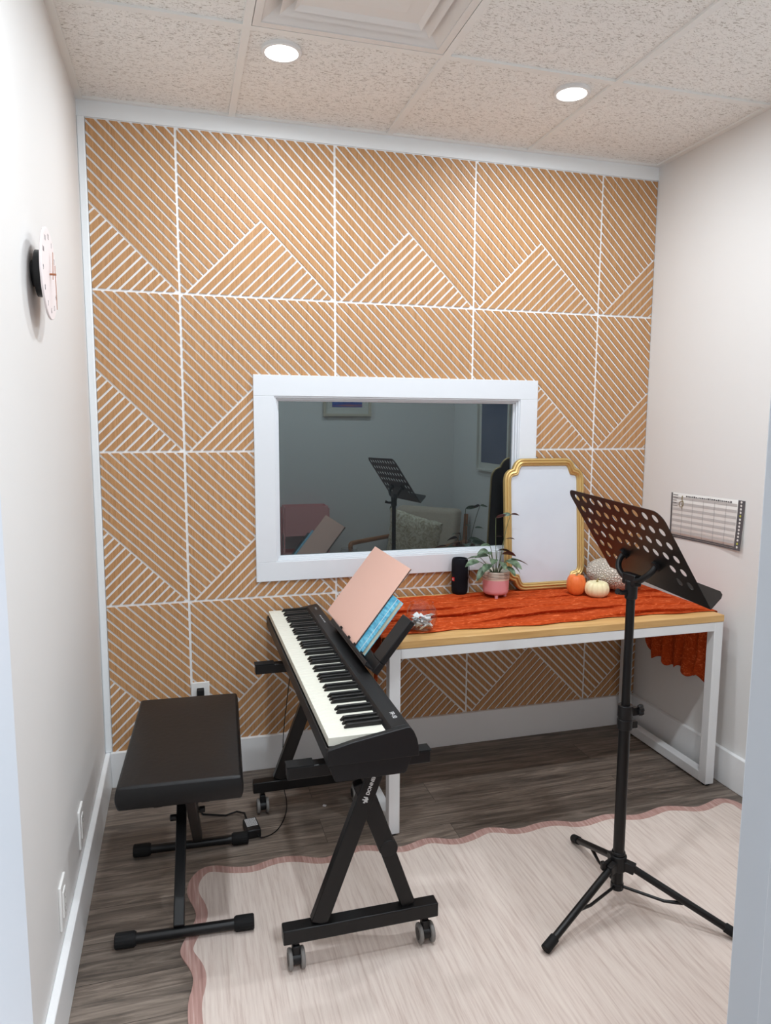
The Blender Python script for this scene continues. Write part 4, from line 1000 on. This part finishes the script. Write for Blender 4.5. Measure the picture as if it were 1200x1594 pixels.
obj('tripod_hub', MB().cyl((px, py, 0.118), (px, py, 0.165), 0.0245, n=28).cyl((px, py, 0.165), (px, py, 0.176), 0.020, n=28), 'black_plastic', ms, bevel=0.003)
obj('lower_collar', MB().cyl((px, py, 0.056), (px, py, 0.076), 0.019, n=28), 'black_plastic', ms, bevel=0.002)
hk = obj('hub_knob', MB().cyl((px - 0.020, py + 0.004, 0.150), (px - 0.055, py - 0.012, 0.150), 0.006, n=12).box((px - 0.066, py - 0.020, 0.134), (px - 0.054, py - 0.006, 0.160)), 'black_plastic', ms, bevel=0.003)
feet = [(1.235, -1.287), (1.588, -0.838), (1.786, -1.392)]
for fx, fy in feet:
    dx, dy = fx - px, fy - py; L = math.hypot(dx, dy); ux, uy = dx / L, dy / L
    a = Vector((px + ux * 0.030, py + uy * 0.030, 0.138)); b = Vector((fx, fy, RZ + 0.012)); dd = (b - a).normalized()
    lug = obj('leg_lug', MB().beam((px + ux * 0.012, py + uy * 0.012, 0.138), a + dd * 0.02, 0.024, 0.030), 'black_plastic', ms, bevel=0.003)
    leg = obj('leg', MB().cyl(a, b - dd * 0.008, 0.0105, n=20), 'black_metal', ms)
    obj('rubber_tip', MB().cyl(b - dd * 0.045, b, 0.0135, 0.0140, 20), 'black_soft', leg, bevel=0.002)
    mpt = a + (b - a) * 0.50
    obj('brace', MB().tube([(px + ux * 0.016, py + uy * 0.016, 0.066), (mpt.x - ux * 0.05, mpt.y - uy * 0.05, 0.058), (mpt.x, mpt.y, mpt.z - 0.009)], [0.0045, 0.0045, 0.006], 10), 'black_metal', ms)
# desk plate of the stand
pcn = Vector((1.534, -1.164, 1.106)); aa, tt, hh, ww, ro = -1.643, -0.573, 0.301, 0.488, -0.034
U0 = Vector((math.cos(aa), math.sin(aa), 0)); N0 = Vector((-math.sin(aa), math.cos(aa), 0)); V0 = Vector((0, 0, 1)) * math.cos(tt) + N0 * math.sin(tt)
PU = U0 * math.cos(ro) + V0 * math.sin(ro); PV = V0 * math.cos(ro) - U0 * math.sin(ro); PN = PU.cross(PV)   # PN faces the player or the camera
FN = PN if PN.x > 0 else -PN
def rrect(w, h, r, corners=(1, 1, 1, 1), n=8):
    out = []
    for k, (sx, sy) in enumerate([(1, 1), (-1, 1), (-1, -1), (1, -1)]):
        if not corners[k]: out.append((sx * w / 2, sy * h / 2)); continue
        a0 = k * PI / 2
        for q in range(n + 1):
            a = a0 + PI / 2 * q / n; out.append((sx * (w / 2 - r) + r * math.cos(a), sy * (h / 2 - r) + r * math.sin(a)))
    return out
holes = []
for r in range(6):
    for c in range(10):
        if r >= 4 and 2 <= c <= 7: continue
        hx = -0.2025 + c * 0.045; hy = 0.1505 - 0.026 - r * 0.0425
        holes.append([(hx + 0.0118 * math.cos(2 * PI * q / 20), hy + 0.0118 * math.sin(2 * PI * q / 20)) for q in range(20)])
plate_me = filled(rrect(ww, hh, 0.034, (1, 1, 0, 0)), holes, 0.0016)
mb = MB(); mb.add_mesh(plate_me, basis(pcn, PU, PV)); plate = obj('desk_plate', mb, 'black_metal', ms, smooth=False)
tray = [(-ww / 2, 0), (ww / 2, 0), (ww / 2, 0.040), (ww / 2 - 0.006, 0.050), (ww / 2 - 0.018, 0.056), (-ww / 2 + 0.018, 0.056), (-ww / 2 + 0.006, 0.050), (-ww / 2, 0.040)]
bot = pcn - PV * (hh / 2)
mb = MB(); mb.add_mesh(filled(tray, [], 0.0016), basis(bot, PU, (FN * 0.97 + PV * 0.24).normalized())); obj('tray', mb, 'black_metal', ms, smooth=False)
head = Vector((px, py, 0.985))
hb = obj('tilt_head', MB().cyl((px, py, 0.945), (px, py, 1.000), 0.0175, n=24).box((px - 0.012, py - 0.030, 0.985), (px + 0.012, py + 0.030, 1.018)), 'black_plastic', ms, bevel=0.003)
back = -FN
for s in (-1, 1):
    e = pcn + PU * (s * 0.082) - PV * 0.055 + back * 0.004
    p_ = [head + Vector((0, 0, 0.018)) + U0 * (s * 0.006), head + U0 * (s * 0.040) + Vector((-0.004, 0, 0.018)), head + U0 * (s * 0.070) + Vector((-0.003, 0, 0.036)), e + back * 0.022 + PV * -0.008, e]
    obj('bracket_arm', MB().tube(smooth_path([tuple(v) for v in p_]), 0.0085, 12), 'black_plastic', ms)
    obj('bracket_foot', MB().cyl(e + back * 0.006, e - back * 0.003, 0.016, n=20), 'black_plastic', ms)
obj('head_lever', MB().tube([(px - 0.012, py + 0.0, 0.965), (px - 0.034, py - 0.006, 0.966), (px - 0.052, py - 0.010, 0.972)], [0.008, 0.0065, 0.0085], 12), 'black_plastic', ms)

# ------------------------------------------------------------------ things by the doorway wall, seen in the glass
def armchair():
    loc = (1.885, -1.945, RZ); rz = math.radians(45)      # faces local +y, rotated towards the window's left
    t = thing('armchair', 'beige upholstered armchair with curved wooden arms in the corner', 'armchair', loc, rz)
    obj('seat_cushion', MB().box((-0.26, -0.25, 0.27), (0.26, 0.29, 0.41)), 'linen', t, local=True, bevel=0.04, seg=4)
    mb = MB(); mb.hexa([(-0.26, -0.30, 0.36), (0.26, -0.30, 0.36), (0.26, -0.16, 0.36), (-0.26, -0.16, 0.36), (-0.26, -0.40, 0.80), (0.26, -0.40, 0.80), (0.26, -0.28, 0.80), (-0.26, -0.28, 0.80)])
    obj('back_cushion', mb, 'linen', t, local=True, bevel=0.035, seg=4)
    for s in (-1, 1):
        x = s * 0.305
        arm = smooth_path([(x, 0.30, 0.0), (x, 0.30, 0.54), (x, 0.30, 0.585), (x, 0.24, 0.585), (x, -0.30, 0.56), (x, -0.34, 0.56)], 2)
        obj('arm', MB().tube(arm, 0.017, 12), 'wood_brown', t, local=True)
        obj('leg', MB().tube([(x, -0.36, 0.0), (x, -0.30, 0.40), (x * 0.93, -0.395, 0.76)], 0.016, 12), 'wood_brown', t, local=True)
        obj('side_rail', MB().box((x - 0.012, -0.29, 0.245), (x + 0.012, 0.30, 0.285)), 'wood_brown', t, local=True, bevel=0.004)
    obj('seat_rail', MB().box((-0.295, 0.27, 0.235), (0.295, 0.295, 0.275)).box((-0.295, -0.28, 0.235), (0.295, -0.255, 0.275)), 'wood_brown', t, local=True, bevel=0.004)
    # pillow
    rp = Matrix.Translation(loc) @ Matrix.Rotation(rz, 4, 'Z') @ Matrix.Translation((0.00, -0.085, 0.590)) @ Matrix.Rotation(math.radians(-16), 4, 'X') @ Matrix.Rotation(math.radians(14), 4, 'Y')
    mb = MB(); rnd = random.Random(4)
    for sgn in (-1, 1):
        def fn(u, v, sgn=sgn):
            a, b = u * 2 - 1, v * 2 - 1; th = 0.065 * max(0, (1 - a * a)) ** 0.5 * max(0, (1 - b * b)) ** 0.5
            k = 1 - 0.07 * (1 - a * a) * (b * b) - 0.07 * (1 - b * b) * (a * a)
            fr = 0.004 * math.sin(a * 60) * (abs(b) > 0.95) + 0.004 * math.sin(b * 60) * (abs(a) > 0.95)
            return rp @ Vector((a * 0.215 * k + fr, sgn * th, b * 0.205 * k + fr))
        mb.grid(fn, 24, 24)
    bmesh.ops.remove_doubles(mb.bm, verts=mb.bm.verts, dist=0.0005)
    o = obj('throw_pillow', mb, 'tuft', base=tuple(rp.translation), ang=180)
    mark(o, 'cream tufted square throw pillow on the beige armchair', 'pillow')
armchair()

def picture(name, label, org, right, w, h, fw, frame_m, mw, art_m, depth=0.022):
    """org: lower left corner on the wall"""
    right = Vector(right); up = Vector((0, 0, 1)); n = right.cross(up)
    t = thing(name, label, 'picture', org)
    B = basis(org, right, up)
    def add(nm, mb, m):
        bmesh.ops.transform(mb.bm, matrix=B, verts=mb.bm.verts); return obj(nm, mb, m, t, smooth=False)
    mb = MB().box((0, 0, 0), (w, fw, depth)).box((0, h - fw, 0), (w, h, depth)).box((0, fw, 0), (fw, h - fw, depth)).box((w - fw, fw, 0), (w, h - fw, depth)); add('frame', mb, frame_m)
    add('mat_board', MB().box((fw, fw, 0.001), (w - fw, h - fw, 0.006)), 'mat_board')
    add('print', MB().box((fw + mw, fw + mw, 0.006), (w - fw - mw, h - fw - mw, 0.0075)), art_m)
picture('framed_picture', 'cream framed seascape picture on the wall above the armchair', (1.716, YF, 1.488), (-1, 0, 0), 0.366, 0.37, 0.018, 'frame_cream', 0.050, 'sea')
picture('framed_picture', 'tall framed grey blue picture hanging on the right wall', (XR, -1.36, 1.105), (0, -1, 0), 0.53, 0.75, 0.014, 'mat_board', 0.045, 'art_dark')
ct = thing('pink_cart', 'pink open topped metal storage cart beside the doorway', 'cart', (1.195, -2.27, 0))
def tray_box(x0, x1, y0, y1, z0, z1, t=0.004):
    return MB().box((x0, y0, z0), (x1, y1, z0 + t)).box((x0, y0, z0 + t), (x1, y0 + t, z1)).box((x0, y1 - t, z0 + t), (x1, y1, z1)).box((x0, y0 + t, z0 + t), (x0 + t, y1 - t, z1)).box((x1 - t, y0 + t, z0 + t), (x1, y1 - t, z1))
for z0, z1 in ((0.62, 0.835), (0.36, 0.50), (0.10, 0.24)):
    obj('tray', tray_box(1.03, 1.345, -2.35, -2.185, z0, z1), 'pink_metal', ct, smooth=False)
for x in (1.024, 1.351):
    for y in (-2.345, -2.19): obj('post', MB().cyl((x, y, 0.0), (x, y, 0.82), 0.006, n=12), 'pink_metal', ct)
